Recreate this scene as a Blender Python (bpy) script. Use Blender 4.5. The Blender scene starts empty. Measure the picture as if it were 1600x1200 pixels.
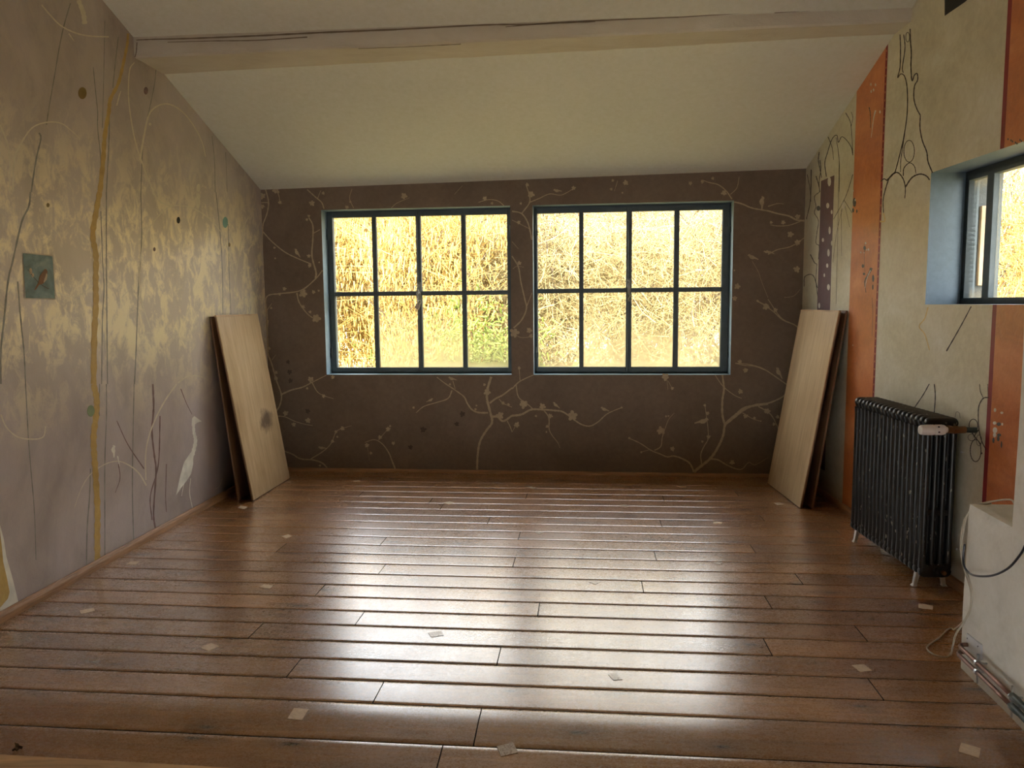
import bpy, bmesh, math, random
import numpy as np
from mathutils import Vector, Matrix, noise as mnoise

SC = bpy.context.scene
COL = SC.collection
R = math.radians
random.seed(7)

# ------------------------------------------------------------------ camera
EYE = 1.5
FOC, PITCH, ROLL = 1210.3, .1027, -.0093          # focal length in pixels of the 1600x1200 frame
cam_d = bpy.data.cameras.new('camera'); cam = bpy.data.objects.new('camera', cam_d); COL.objects.link(cam)
_f = np.array([0, math.cos(PITCH), -math.sin(PITCH)]); _u = np.array([0, math.sin(PITCH), math.cos(PITCH)]); _x = np.array([1., 0, 0])
AX = _x*math.cos(ROLL) + _u*math.sin(ROLL); AU = -_x*math.sin(ROLL) + _u*math.cos(ROLL); AF = _f
EYEP = np.array([0, 0, EYE])
m = Matrix.Identity(4)
for i in range(3):
    m[i][0] = AX[i]; m[i][1] = AU[i]; m[i][2] = -AF[i]; m[i][3] = EYEP[i]
cam.matrix_world = m
cam_d.sensor_fit = 'HORIZONTAL'; cam_d.sensor_width = 36; cam_d.lens = FOC/1600*36; cam_d.clip_start = .05; cam_d.clip_end = 300
SC.camera = cam

# ------------------------------------------------------------------ world, sun, exposure
W = bpy.data.worlds.new('sky'); SC.world = W; W.use_nodes = True
_n = W.node_tree.nodes; _l = W.node_tree.links; _n.clear()
_o = _n.new('ShaderNodeOutputWorld'); _b = _n.new('ShaderNodeBackground'); _s = _n.new('ShaderNodeTexSky')
_s.sky_type = 'HOSEK_WILKIE'; _s.turbidity = 4; _s.ground_albedo = .4; _s.sun_direction = Vector((-.45, -.75, .48)).normalized()
_mx = _n.new('ShaderNodeMixRGB'); _mx.inputs[0].default_value = .72; _mx.inputs[2].default_value = (.92, .95, 1., 1)
_l.new(_s.outputs[0], _mx.inputs[1]); _l.new(_mx.outputs[0], _b.inputs[0]); _b.inputs[1].default_value = 4.4
_l.new(_b.outputs[0], _o.inputs[0])
sun_d = bpy.data.lights.new('sun', 'SUN'); sun = bpy.data.objects.new('sun', sun_d); COL.objects.link(sun)
sun_d.energy = 15; sun_d.angle = R(1); sun_d.color = (1, .93, .78)
sun.rotation_euler = Vector((.45, .75, -.48)).to_track_quat('-Z', 'Y').to_euler(); sun.location = (-6, -8, 9)
SC.view_settings.view_transform = 'Standard'; SC.view_settings.look = 'None'; SC.view_settings.gamma = 1
SC.view_settings.use_curve_mapping = False
SC.view_settings.exposure = 1.75
SC.cycles.use_denoising = True
SC.cycles.max_bounces = 10; SC.cycles.diffuse_bounces = 6; SC.cycles.glossy_bounces = 3; SC.cycles.transparent_max_bounces = 12
SC.cycles.sample_clamp_indirect = 12

# ------------------------------------------------------------------ room frame
def ray(px, py): return AF*FOC + AX*(px-800) + AU*(600-py)
def hit(px, py, P, n):
    d = ray(px, py); n = np.array(n, float); return EYEP + d*(((np.array(P, float)-EYEP)@n)/(d@n))
BN = np.array([.1081, 1, 0])/math.hypot(.1081, 1)       # outward normal of the window wall
BU = np.array([1, -.1081, 0])/math.hypot(.1081, 1)      # along the window wall, to the right
BV = 6.7691/math.hypot(.1081, 1)
def bk(px, py, off=0): return hit(px, py, BN*(BV-off), BN)                # a spot on the window wall
LN = np.array([-1, .0776, 0])/math.hypot(1, .0776)      # outward normal of the left wall
def lw(px, py, off=0): return hit(px, py, np.array([-2.7562, 0, 0])-LN*off, LN)
RN = np.array([1, -.0433, 0])/math.hypot(1, .0433)
def rw(px, py, off=0): return hit(px, py, np.array([2.1499, 0, 0])-RN*off, RN)
def xl(y): return -2.7562+.0776*y
def xr(y): return 2.1499+.0433*y
def yb(x): return 6.7691-.1081*x
BS = -.096                                               # direction of the floor boards
bu = np.array([1, BS, 0])/math.hypot(1, BS); bv = np.array([-BS, 1, 0])/math.hypot(1, BS)
VE = 2.675                                               # where the floor starts to fall towards the doorway
def zf(v):
    d = VE-v
    if d <= 0: return 0.
    t = math.tan(R(7.0)); w = .05
    return -(t*d*d/(2*w)) if d < w else -(t*(d-w/2))
def fl(px, py, off=0):
    z = 0
    for _ in range(8):
        P = hit(px, py, (0, 0, z+off), (0, 0, 1)); z = zf(P@bv)
    return P
_A = np.array([[1, -2.212, 7.014], [1, -2.387, 4.763], [1, 2.432, 6.514], [1, 2.353, 4.697], [1, -2.341, 5.356], [1, 2.387, 5.475]])
_c = np.linalg.lstsq(_A, np.array([2.538, 3.301, 2.573, 3.216, 3.085, 2.938]), rcond=None)[0]
def zc(x, y): return float(_c[0]+_c[1]*x+_c[2]*y)

# ------------------------------------------------------------------ mesh helpers
class MB:
    def __init__(s): s.v = []; s.f = []; s.mi = []; s.uv = []
    def face(s, pts, mi=0, uv=None):
        b = len(s.v); s.v.extend([tuple(map(float, p)) for p in pts]); s.f.append(tuple(range(b, b+len(pts)))); s.mi.append(mi)
        s.uv.append(uv if uv else [(0, 0)]*len(pts))
    def mesh(s, verts, faces, mi=0):
        b = len(s.v); s.v.extend([tuple(map(float, p)) for p in verts])
        for f in faces: s.f.append(tuple(b+i for i in f)); s.mi.append(mi); s.uv.append([(0, 0)]*len(f))
    def box(s, c0, c1, T=None, mi=0):
        (x0, y0, z0), (x1, y1, z1) = c0, c1
        P = [(x0, y0, z0), (x1, y0, z0), (x1, y1, z0), (x0, y1, z0), (x0, y0, z1), (x1, y0, z1), (x1, y1, z1), (x0, y1, z1)]
        if T: P = [T(*p) for p in P]
        s.mesh(P, [(0, 3, 2, 1), (4, 5, 6, 7), (0, 1, 5, 4), (1, 2, 6, 5), (2, 3, 7, 6), (3, 0, 4, 7)], mi)
    def tube(s, pts, r, n=8, mi=0, caps=True, flat=1):
        pts = [Vector(p) for p in pts]; rs = r if isinstance(r, (list, tuple)) else [r]*len(pts)
        rings = []; ref = None
        for i, p in enumerate(pts):
            t = (pts[min(i+1, len(pts)-1)]-pts[max(i-1, 0)]).normalized()
            if ref is None: ref = t.orthogonal().normalized()
            ref = (ref - t*ref.dot(t)).normalized(); q = t.cross(ref)
            rings.append([p+(ref*math.cos(a)+q*math.sin(a)*flat)*rs[i] for a in [2*math.pi*k/n for k in range(n)]])
        V = [v for g in rings for v in g]; F = []
        for i in range(len(pts)-1):
            for k in range(n): F.append((i*n+k, i*n+(k+1) % n, (i+1)*n+(k+1) % n, (i+1)*n+k))
        if caps: F.append(tuple(range(n))[::-1]); F.append(tuple((len(pts)-1)*n+k for k in range(n)))
        s.mesh(V, F, mi)
    def build(s, name, mats, parent=None, smooth=False, bevel=0, recalc=False, uv=False):
        me = bpy.data.meshes.new(name); me.from_pydata(s.v, [], s.f)
        mats = mats if isinstance(mats, (list, tuple)) else [mats]
        for mt in mats: me.materials.append(mt)
        me.polygons.foreach_set('material_index', s.mi)
        if uv:
            L = me.uv_layers.new(name='UVMap'); flat = [c for f in s.uv for p in f for c in p]; L.data.foreach_set('uv', flat)
        if recalc:
            bm = bmesh.new(); bm.from_mesh(me); bmesh.ops.recalc_face_normals(bm, faces=bm.faces); bm.to_mesh(me); bm.free()
        if smooth: me.polygons.foreach_set('use_smooth', [True]*len(me.polygons))
        o = bpy.data.objects.new(name, me); COL.objects.link(o)
        if parent:
            o.parent = parent; o.matrix_parent_inverse = Matrix.Translation(-parent.location)
        if bevel:
            b = o.modifiers.new('bevel', 'BEVEL'); b.width = bevel; b.segments = 2; b.limit_method = 'ANGLE'
        return o
def tag(o, label=None, cat=None, group=None, kind=None):
    if label: o['label'] = label
    if cat: o['category'] = cat
    if group: o['group'] = group
    if kind: o['kind'] = kind
    return o
def empty(name, loc):
    o = bpy.data.objects.new(name, None); COL.objects.link(o); o.location = Vector(tuple(map(float, loc))); o.empty_display_size = .1; return o
def crom(P, n=6):
    P = [np.array(p, float) for p in P]
    if len(P) < 3: return [P[0]+(P[-1]-P[0])*k/n for k in range(n+1)]
    Q = [2*P[0]-P[1]]+P+[2*P[-1]-P[-2]]; out = []
    for i in range(1, len(Q)-2):
        for k in range(n):
            t = k/n; a, b, c, d = Q[i-1:i+3]
            out.append(.5*((2*b)+(-a+c)*t+(2*a-5*b+4*c-d)*t*t+(-a+3*b-3*c+d)*t**3))
    out.append(P[-1]); return out

# ------------------------------------------------------------------ material helpers
class Mt:
    def __init__(s, name):
        s.m = bpy.data.materials.new(name); s.m.use_nodes = True; s.n = s.m.node_tree.nodes; s.l = s.m.node_tree.links
        s.n.clear(); s.out = s.n.new('ShaderNodeOutputMaterial'); s.b = s.n.new('ShaderNodeBsdfPrincipled'); s.l.new(s.b.outputs[0], s.out.inputs[0])
        s.tc = s.n.new('ShaderNodeTexCoord')
    def coord(s, kind='Object', scale=(1, 1, 1), loc=(0, 0, 0), rot=(0, 0, 0), src=None):
        mp = s.n.new('ShaderNodeMapping'); mp.inputs['Scale'].default_value = scale; mp.inputs['Location'].default_value = loc; mp.inputs['Rotation'].default_value = rot
        s.l.new(src or s.tc.outputs[kind], mp.inputs[0]); return mp.outputs[0]
    def noise(s, co, scale=5, detail=4, rough=.5, dist=0, col=False):
        t = s.n.new('ShaderNodeTexNoise'); t.inputs['Scale'].default_value = scale; t.inputs['Detail'].default_value = detail
        t.inputs['Roughness'].default_value = rough; t.inputs['Distortion'].default_value = dist; s.l.new(co, t.inputs['Vector']); return t.outputs[1 if col else 0]
    def voro(s, co, scale=5, feature='F1', rnd=1):
        t = s.n.new('ShaderNodeTexVoronoi'); t.feature = feature; t.inputs['Scale'].default_value = scale; t.inputs['Randomness'].default_value = rnd; s.l.new(co, t.inputs['Vector']); return t.outputs['Distance']
    def ramp(s, fac, stops):
        t = s.n.new('ShaderNodeValToRGB'); e = t.color_ramp.elements
        while len(e) < len(stops): e.new(.5)
        for i, (p, c) in enumerate(stops):
            e[i].position = p; e[i].color = (c, c, c, 1) if isinstance(c, (int, float)) else (*c, 1)
        s.l.new(fac, t.inputs[0]); return t.outputs[0]
    def mix(s, fac, a, b, mode='MIX'):
        t = s.n.new('ShaderNodeMixRGB'); t.blend_type = mode
        for i, q in ((0, fac), (1, a), (2, b)):
            if isinstance(q, (int, float)): t.inputs[i].default_value = q if i == 0 else (q, q, q, 1)
            elif isinstance(q, tuple): t.inputs[i].default_value = (*q, 1)
            else: s.l.new(q, t.inputs[i])
        return t.outputs[0]
    def math(s, op, a, b=0):
        t = s.n.new('ShaderNodeMath'); t.operation = op
        for i, q in ((0, a), (1, b)):
            if isinstance(q, (int, float)): t.inputs[i].default_value = q
            else: s.l.new(q, t.inputs[i])
        return t.outputs[0]
    def set(s, color=None, rough=None, metal=None, spec=None, bump=None, bs=.3, bd=.01):
        for k, q in (('Base Color', color), ('Roughness', rough), ('Metallic', metal), ('Specular IOR Level', spec)):
            if q is None: continue
            if isinstance(q, tuple): s.b.inputs[k].default_value = (*q, 1)
            elif isinstance(q, (int, float)): s.b.inputs[k].default_value = q
            else: s.l.new(q, s.b.inputs[k])
        if bump is not None:
            t = s.n.new('ShaderNodeBump'); t.inputs['Strength'].default_value = bs; t.inputs['Distance'].default_value = bd
            s.l.new(bump, t.inputs['Height']); s.l.new(t.outputs[0], s.b.inputs['Normal'])
        return s.m
def simple(name, c, rough=.6, metal=0, var=.15, scale=12, bs=.1, spec=.5):
    t = Mt(name); co = t.coord(); n = t.noise(co, scale, 5)
    lo = tuple(max(0, k*(1-var)) for k in c); hi = tuple(min(1, k*(1+var)) for k in c)
    return t.set(t.ramp(n, [(.3, lo), (.7, hi)]), rough, metal, spec, n, bs, .004)
def plaster(name, stops, scale=2.2, rough=(.55, .75), bs=.25, spec=.5, streak=(1, 1, 1), fine=(28, .5)):
    t = Mt(name); co = t.coord(scale=streak); n = t.noise(co, scale, 8, .62, .6); n2 = t.noise(t.coord(), fine[0], 6, .6, .5)
    c = t.mix(.18, t.ramp(n, stops), t.ramp(n2, [(.3, .25), (.7, .75)]), 'OVERLAY')
    rg = t.ramp(n, [(.35, rough[0]), (.65, rough[1])])
    return t.set(c, rg, 0, spec, t.math('ADD', n2, t.math('MULTIPLY', n, 1.2)), bs, .006)

# left wall: mottled mauve plaster under a pearly rubbed glaze
def left_mat():
    t = Mt('mauve_glazed_plaster')
    co = t.coord(rot=(R(25), 0, 0), scale=(1, 1.15, .8))
    n = t.noise(co, 1.6, 8, .6, .8); b = t.noise(co, 8.5, 9, .74, .5); sp = t.noise(t.coord(), 3.2, 3, .5, .3)
    base = t.ramp(n, [(.3, (.30, .24, .215)), (.5, (.40, .335, .315)), (.72, (.48, .405, .395))])
    gl = t.ramp(t.math('ADD', t.math('MULTIPLY', b, .75), t.math('MULTIPLY', sp, .3)), [(.49, 0.), (.58, 1.)])
    # paler gold mid-height band paints the windows' reflected sheen into the glaze colour
    sx = t.n.new('ShaderNodeSeparateXYZ'); t.l.new(t.tc.outputs['Object'], sx.inputs[0])
    band = t.ramp(t.math('DIVIDE', t.math('ADD', sx.outputs[2], t.math('MULTIPLY', sp, .5)), 4.0), [(.27, .08), (.42, 1.), (.57, 1.), (.72, .12)])
    gl = t.math('MULTIPLY', t.math('ADD', .28, t.math('MULTIPLY', gl, .72)), band)
    c = t.mix(t.math('MULTIPLY', gl, .85), base, (.90, .78, .48))
    rg = t.math('SUBTRACT', .50, t.math('MULTIPLY', gl, .12))
    t.b.inputs['Coat Weight'].default_value = .7; t.b.inputs['Coat IOR'].default_value = 1.55; t.l.new(rg, t.b.inputs['Coat Roughness'])
    return t.set(c, rg, 0, .7, t.math('ADD', b, n), .4, .006)
M_left = left_mat()
M_back = plaster('brown_mauve_plaster', [(.3, (.150, .106, .072)), (.5, (.185, .134, .092)), (.72, (.215, .157, .112))], 1.4, (.7, .85), .15, .35)
M_right = plaster('cream_limewash', [(.3, (.50, .45, .31)), (.5, (.60, .55, .40)), (.7, (.69, .65, .52))], 2.4, (.36, .58), .25, .6, (1, .8, 1.3))
M_ceil = plaster('ceiling_plaster', [(.3, (.66, .65, .53)), (.7, (.71, .70, .58))], .8, (.85, .9), .06, .2)
def beam_mat():
    t = Mt('limewashed_beam'); n = t.noise(t.coord(scale=(1, 2, 2)), 2.6, 8, .65, .4); n2 = t.noise(t.coord(), 45, 6, .6)
    sx = t.n.new('ShaderNodeSeparateXYZ'); t.l.new(t.tc.outputs['Object'], sx.inputs[0])
    gr = t.ramp(t.math('ADD', sx.outputs[2], t.math('MULTIPLY', n, .08)), [(.0, 0.), (1., 1.)])
    c = t.ramp(n, [(.28, (.50, .44, .33)), (.45, (.56, .50, .39)), (.7, (.61, .56, .45))])
    return t.set(c, .8, 0, .2, t.math('ADD', n, n2), .5, .006)
M_beam = beam_mat()
M_cream = simple('cream_mural_paint', (.43, .335, .205), .75, 0, .12, 30)
M_pale = plaster('pale_arc_paint', [(.3, (.60, .54, .40)), (.7, (.70, .64, .49))], 12, (.5, .6), .2)
M_heron = simple('chalk_white_paint', (.76, .74, .64), .5)
M_stem = simple('grey_green_stem_paint', (.24, .235, .20), .5, 0, .3, 20)
M_plum = simple('plum_reed_paint', (.20, .125, .115), .65, 0, .3, 20)
M_gold = plaster('ochre_trunk_paint', [(.3, (.42, .27, .07)), (.7, (.58, .40, .13))], 6, (.45, .6), .25)
M_olive = simple('olive_spot_paint', (.20, .13, .03), .6)
M_teal = simple('teal_spot_paint', (.18, .36, .32), .6)
M_green = simple('green_spot_paint', (.22, .29, .15), .6)
M_ink = simple('dark_ink_line_paint', (.045, .03, .025), .6, 0, .3)
M_orange = plaster('orange_stripe_paint', [(.3, (.42, .12, .035)), (.5, (.56, .18, .055)), (.72, (.68, .27, .10))], 2.6, (.30, .48), .35, .6, (1, .7, 1.6))
M_crim = simple('crimson_border_paint', (.24, .018, .022), .5)
M_purp = plaster('plum_stripe_paint', [(.3, (.10, .055, .06)), (.7, (.16, .09, .10))], 5, (.5, .7), .2)
M_fleck = simple('pale_fleck_paint', (.62, .58, .50), .6)
M_leafd = simple('slate_leaf_paint', (.09, .085, .075), .6)
M_lgold = simple('gold_line_paint', (.62, .45, .18), .5)
M_black = simple('black_paint', (.012, .011, .012), .8)
M_blue = plaster('blue_grey_reveal_paint', [(.3, (.17, .24, .28)), (.7, (.22, .30, .34))], 4, (.5, .65), .12)
M_slate = plaster('slate_blue_reveal_paint', [(.3, (.095, .135, .165)), (.7, (.13, .175, .205))], 4, (.5, .65), .12)
M_frame = plaster('dark_blue_grey_enamel', [(.3, (.052, .070, .074)), (.7, (.080, .104, .108))], 9, (.45, .65), .2)
M_pier = plaster('white_limewash', [(.3, (.60, .58, .51)), (.5, (.72, .70, .63)), (.7, (.78, .76, .69))], 3, (.7, .85), .5, .3)
M_outer = plaster('grey_render', [(.3, (.05, .055, .054)), (.7, (.11, .118, .115))], 18, (.7, .9), .8)
def iron_mat():
    t = Mt('black_cast_iron_paint'); n = t.noise(t.coord(), 30, 6, .6); g = t.n.new('ShaderNodeNewGeometry'); sx = t.n.new('ShaderNodeSeparateXYZ'); t.l.new(g.outputs['True Normal'], sx.inputs[0])
    d = t.math('MULTIPLY', t.ramp(sx.outputs[2], [(.72, 0.), (.95, 1.)]), t.ramp(n, [(.35, .35), (.6, 1.)]))      # dust lying on the tops
    chip = t.ramp(t.noise(t.coord(scale=(1, 1, .3), src=g.outputs['Position']), 60, 2, .5), [(.68, 0.), (.71, 1.)])
    c = t.mix(d, t.ramp(n, [(.3, (.008, .0078, .007)), (.7, (.014, .0135, .012))]), (.085, .062, .042)); c = t.mix(t.math('MULTIPLY', chip, .8), c, (.30, .27, .22))
    return t.set(c, t.math('ADD', .36, t.math('MULTIPLY', d, .5)), 0, .4, n, .2, .003)
M_iron = iron_mat()
M_white = simple('white_paint', (.62, .62, .62), .45)
M_brass = simple('tarnished_brass', (.28, .15, .07), .4, .8, .3)
M_plastic = simple('off_white_plastic', (.74, .68, .62), .4, 0, .04)
M_cable = simple('cream_cable_sheath', (.46, .42, .33), .5)
M_bcable = simple('black_cable_sheath', (.012, .013, .02), .3)
M_copper = simple('copper_tube', (.22, .125, .095), .42, .75, .25, 20)
M_green_s = simple('dark_green_sleeve', (.035, .05, .045), .45, .2, .6, 25, .5)
M_zinc = simple('zinc_plated_clip', (.55, .56, .55), .28, .9)
M_dust = simple('dusty_iron_top', (.11, .085, .06), .85, 0, .5, 40, .4)

def floor_mat():
    t = Mt('varnished_pine_boards')
    uv = t.tc.outputs['UV']
    g = t.noise(t.coord('UV', (1.2, 22, 1)), 1.6, 8, .62, 1.2)
    g2 = t.noise(t.coord('UV', (2.2, 60, 1)), 2, 5, .6)
    at = t.n.new('ShaderNodeAttribute'); at.attribute_name = 'board_tint'
    big = t.noise(t.coord('UV', (1, 1, 1)), 2.1, 4, .6, .4)
    base = t.ramp(t.math('ADD', t.math('MULTIPLY', g, .7), t.math('MULTIPLY', big, .3)), [(.28, (.18, .075, .022)), (.45, (.29, .133, .044)), (.58, (.38, .187, .068)), (.74, (.46, .25, .10))])
    base = t.mix(1, base, t.ramp(at.outputs['Fac'], [(0, (.78, .74, .70)), (.5, (1, 1, 1)), (1, (1.18, 1.2, 1.22))]), 'MULTIPLY')
    base = t.mix(.25, base, t.ramp(g2, [(.35, .3), (.65, .72)]), 'OVERLAY')
    vo = t.n.new('ShaderNodeTexVoronoi'); vo.inputs['Scale'].default_value = 1; vo.voronoi_dimensions = '2D'; t.l.new(t.coord('UV', (1.7, 6.0, 1)), vo.inputs['Vector'])
    wob = t.math('ADD', vo.outputs['Distance'], t.math('MULTIPLY', t.noise(t.coord('UV', (9, 25, 1)), 1, 3), .10))
    gate = t.ramp(vo.outputs['Color'], [(.36, 0.), (.5, 1.)]); knot = t.math('MULTIPLY', gate, t.ramp(wob, [(.075, 1.), (.12, 0.)])); halo = t.math('MULTIPLY', gate, t.ramp(wob, [(.10, .55), (.34, 0.)]))
    base = t.mix(halo, base, (.11, .048, .024)); base = t.mix(t.math('MULTIPLY', knot, .8), base, (.030, .019, .016))
    # wear: dusty scratches in the varnish
    w = t.noise(t.coord('Object', (14, 22, 1)), 5, 8, .72, 1.5); w2 = t.noise(t.coord('Object'), 1.6, 5, .6)
    rg = t.ramp(t.math('ADD', t.math('MULTIPLY', w, .65), t.math('MULTIPLY', w2, .35)), [(.36, .24), (.5, .30), (.64, .38)])
    t.b.inputs['Coat Weight'].default_value = 1.0; t.b.inputs['Coat IOR'].default_value = 1.75; t.l.new(t.math('MULTIPLY', rg, .9), t.b.inputs['Coat Roughness'])
    hgt = t.math('ADD', t.math('MULTIPLY', w, .9), t.math('MULTIPLY', g, .5))
    return t.set(base, rg, 0, .62, hgt, .10, .0018)
M_floor = floor_mat()
M_gap = simple('board_gap', (.012, .007, .004), .9)
def pine(name, c, sc=(1.5, 14, 14)):
    t = Mt(name); g = t.noise(t.coord(scale=sc), 2, 7, .6, 1.0)
    return t.set(t.ramp(g, [(.3, tuple(k*.6 for k in c)), (.5, c), (.7, tuple(min(1, k*1.25) for k in c))]), .5, 0, .5, g, .15, .003)
M_skirt = pine('pine_skirting', (.36, .20, .10), (2, 2, 30))
M_thresh = pine('pale_pine_threshold', (.62, .40, .21), (1.2, 12, 12))
def ply(name, stain):
    t = Mt(name)
    g = t.noise(t.coord(scale=(11, 11, .9)), 2.2, 8, .6, 1.3); g2 = t.noise(t.coord(scale=(60, 60, 3)), 1.5, 4); big = t.noise(t.coord(), 2.2, 3)
    c = t.ramp(t.math('ADD', t.math('MULTIPLY', g, .65), t.math('MULTIPLY', big, .35)), [(.3, (.36, .235, .11)), (.5, (.50, .35, .185)), (.7, (.62, .47, .28))])
    c = t.mix(.12, c, t.ramp(g2, [(.3, .2), (.7, .8)]), 'OVERLAY')
    if stain:
        d = t.n.new('ShaderNodeVectorMath'); d.operation = 'DISTANCE'; t.l.new(t.coord(scale=(1, 1, 1.5)), d.inputs[0]); d.inputs[1].default_value = (.52, 0, .56*1.5)
        q = t.math('ADD', d.outputs['Value'], t.math('MULTIPLY', t.noise(t.coord(), 14, 5), .22))
        c = t.mix(t.ramp(q, [(.17, .9), (.27, 0.)]), c, (.10, .06, .035))
    return t.set(c, t.ramp(g, [(.3, .38), (.7, .5)]), 0, .5, g, .08, .003)
M_ply = ply('pale_plywood', False); M_plys = ply('pale_stained_plywood', True)
M_plyd = pine('brown_board_face', (.20, .105, .05), (10, 10, 1))
M_plye = simple('dark_board_edge', (.10, .05, .028), .7)
M_lip = pine('light_edge_lipping', (.55, .36, .19), (2, 2, 2))
def chip_mat():
    t = Mt('pale_veneer'); g = t.noise(t.coord(scale=(30, 90, 1), rot=(0, 0, .5)), 2, 5)
    return t.set(t.ramp(g, [(.3, (.62, .46, .31)), (.6, (.85, .69, .51))]), .55, 0, .4, g, .2, .001)
M_chip = chip_mat()
def chipw():
    t = Mt('worn_veneer'); g = t.noise(t.coord(scale=(60, 60, 1)), 1.5, 3, .5, 1.5)
    return t.set(t.ramp(g, [(.40, (.30, .20, .13)), (.52, (.55, .45, .34))]), .55)
M_chipw = chipw()
for m_ in (M_chip, M_chipw):
    b_ = next(q for q in m_.node_tree.nodes if q.type == 'BSDF_PRINCIPLED'); b_.inputs['Coat Weight'].default_value = .9; b_.inputs['Coat IOR'].default_value = 1.55; b_.inputs['Coat Roughness'].default_value = .27
def glass(name, fog):
    t = Mt(name); t.n.remove(t.b)
    tr = t.n.new('ShaderNodeBsdfTransparent'); tr.inputs[0].default_value = (.96, .97, .96, 1)
    gl = t.n.new('ShaderNodeBsdfGlossy'); gl.inputs['Roughness'].default_value = .02
    fr = t.n.new('ShaderNodeFresnel'); fr.inputs[0].default_value = 1.45
    mx = t.n.new('ShaderNodeMixShader'); t.l.new(t.math('MULTIPLY', fr.outputs[0], .9), mx.inputs[0]); t.l.new(tr.outputs[0], mx.inputs[1]); t.l.new(gl.outputs[0], mx.inputs[2])
    df = t.n.new('ShaderNodeBsdfDiffuse'); df.inputs[0].default_value = (.6, .56, .48, 1); tl = t.n.new('ShaderNodeBsdfTranslucent'); tl.inputs[0].default_value = (.42, .34, .17, 1)
    m2 = t.n.new('ShaderNodeMixShader'); m2.inputs[0].default_value = .7; t.l.new(df.outputs[0], m2.inputs[1]); t.l.new(tl.outputs[0], m2.inputs[2])
    sx = t.n.new('ShaderNodeSeparateXYZ'); t.l.new(t.tc.outputs['UV'], sx.inputs[0]); n = t.noise(t.coord(), 5, 4, .5, .5)
    eu = t.math('MULTIPLY', t.math('ABSOLUTE', t.math('SUBTRACT', sx.outputs[0], .5)), 2.); ev = t.math('MULTIPLY', t.math('ABSOLUTE', t.math('SUBTRACT', sx.outputs[1], .5)), 2.)
    edge = t.ramp(t.math('MAXIMUM', eu, ev), [(.80, 0.), (1., .30)])
    low = t.ramp(t.math('ADD', sx.outputs[1], t.math('MULTIPLY', t.math('SUBTRACT', n, .5), .55)), [(.0, fog), (.10+.3*fog, fog*.8), (.40+.6*fog, 0.)])
    dirt = t.ramp(t.noise(t.coord(), 60, 3), [(.62, 0.), (.8, .12)])
    a = t.math('MINIMUM', t.math('ADD', t.math('ADD', edge, low), dirt), .93)
    m3 = t.n.new('ShaderNodeMixShader'); t.l.new(a, m3.inputs[0]); t.l.new(mx.outputs[0], m3.inputs[1]); t.l.new(m2.outputs[0], m3.inputs[2])
    t.l.new(m3.outputs[0], t.out.inputs[0]); return t.m
G_clear = glass('window_glass', .0); G_fog = glass('misted_window_glass', .72); G_some = glass('slightly_misted_window_glass', .4)

# ------------------------------------------------------------------ the room shell
def wallmesh(name, T, ucuts, zcuts, holes, top, thick, mat, hole_mat, parent=None):
    """T(u, w, z) -> point, w outward. Cells listed in holes stay open."""
    mb = MB(); nu, nz = len(ucuts)-1, len(zcuts)
    Z = lambda j, u: zcuts[j] if j < nz else top(u)
    solid = lambda i, j: 0 <= i < nu and 0 <= j < nz and (i, j) not in holes
    for i in range(nu):
        a, b = ucuts[i], ucuts[i+1]
        for j in range(nz):
            if (i, j) in holes: continue
            za0, za1, zb0, zb1 = Z(j, a), Z(j+1, a), Z(j, b), Z(j+1, b)
            mb.face([T(a, 0, za0), T(b, 0, zb0), T(b, 0, zb1), T(a, 0, za1)])
            mb.face([T(b, thick, zb0), T(a, thick, za0), T(a, thick, za1), T(b, thick, zb1)], 2)
            for (di, dj, q) in ((-1, 0, [(a, za0), (a, za1)]), (1, 0, [(b, zb1), (b, zb0)]), (0, -1, [(b, zb0), (a, za0)]), (0, 1, [(a, za1), (b, zb1)])):
                if not solid(i+di, j+dj):
                    inn = (i+di, j+dj) in holes
                    (u0, z0), (u1, z1) = q
                    mb.face([T(u0, 0, z0), T(u1, 0, z1), T(u1, thick, z1), T(u0, thick, z0)], 1 if inn else 2)
    return mb
def Tb(u, w, z): p = BU*u+BN*(BV+w); return (p[0], p[1], z)                 # window wall frame
LD = np.array([.0776, 1, 0])/math.hypot(.0776, 1); RD = np.array([.0433, 1, 0])/math.hypot(.0433, 1)
def Tl(y, w, z): return (xl(y)+LN[0]*w, y+LN[1]*w, z)
def Tr(y, w, z): return (xr(y)+RN[0]*w, y+RN[1]*w, z)
def ub(p): return float(np.dot(p, BU))

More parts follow.
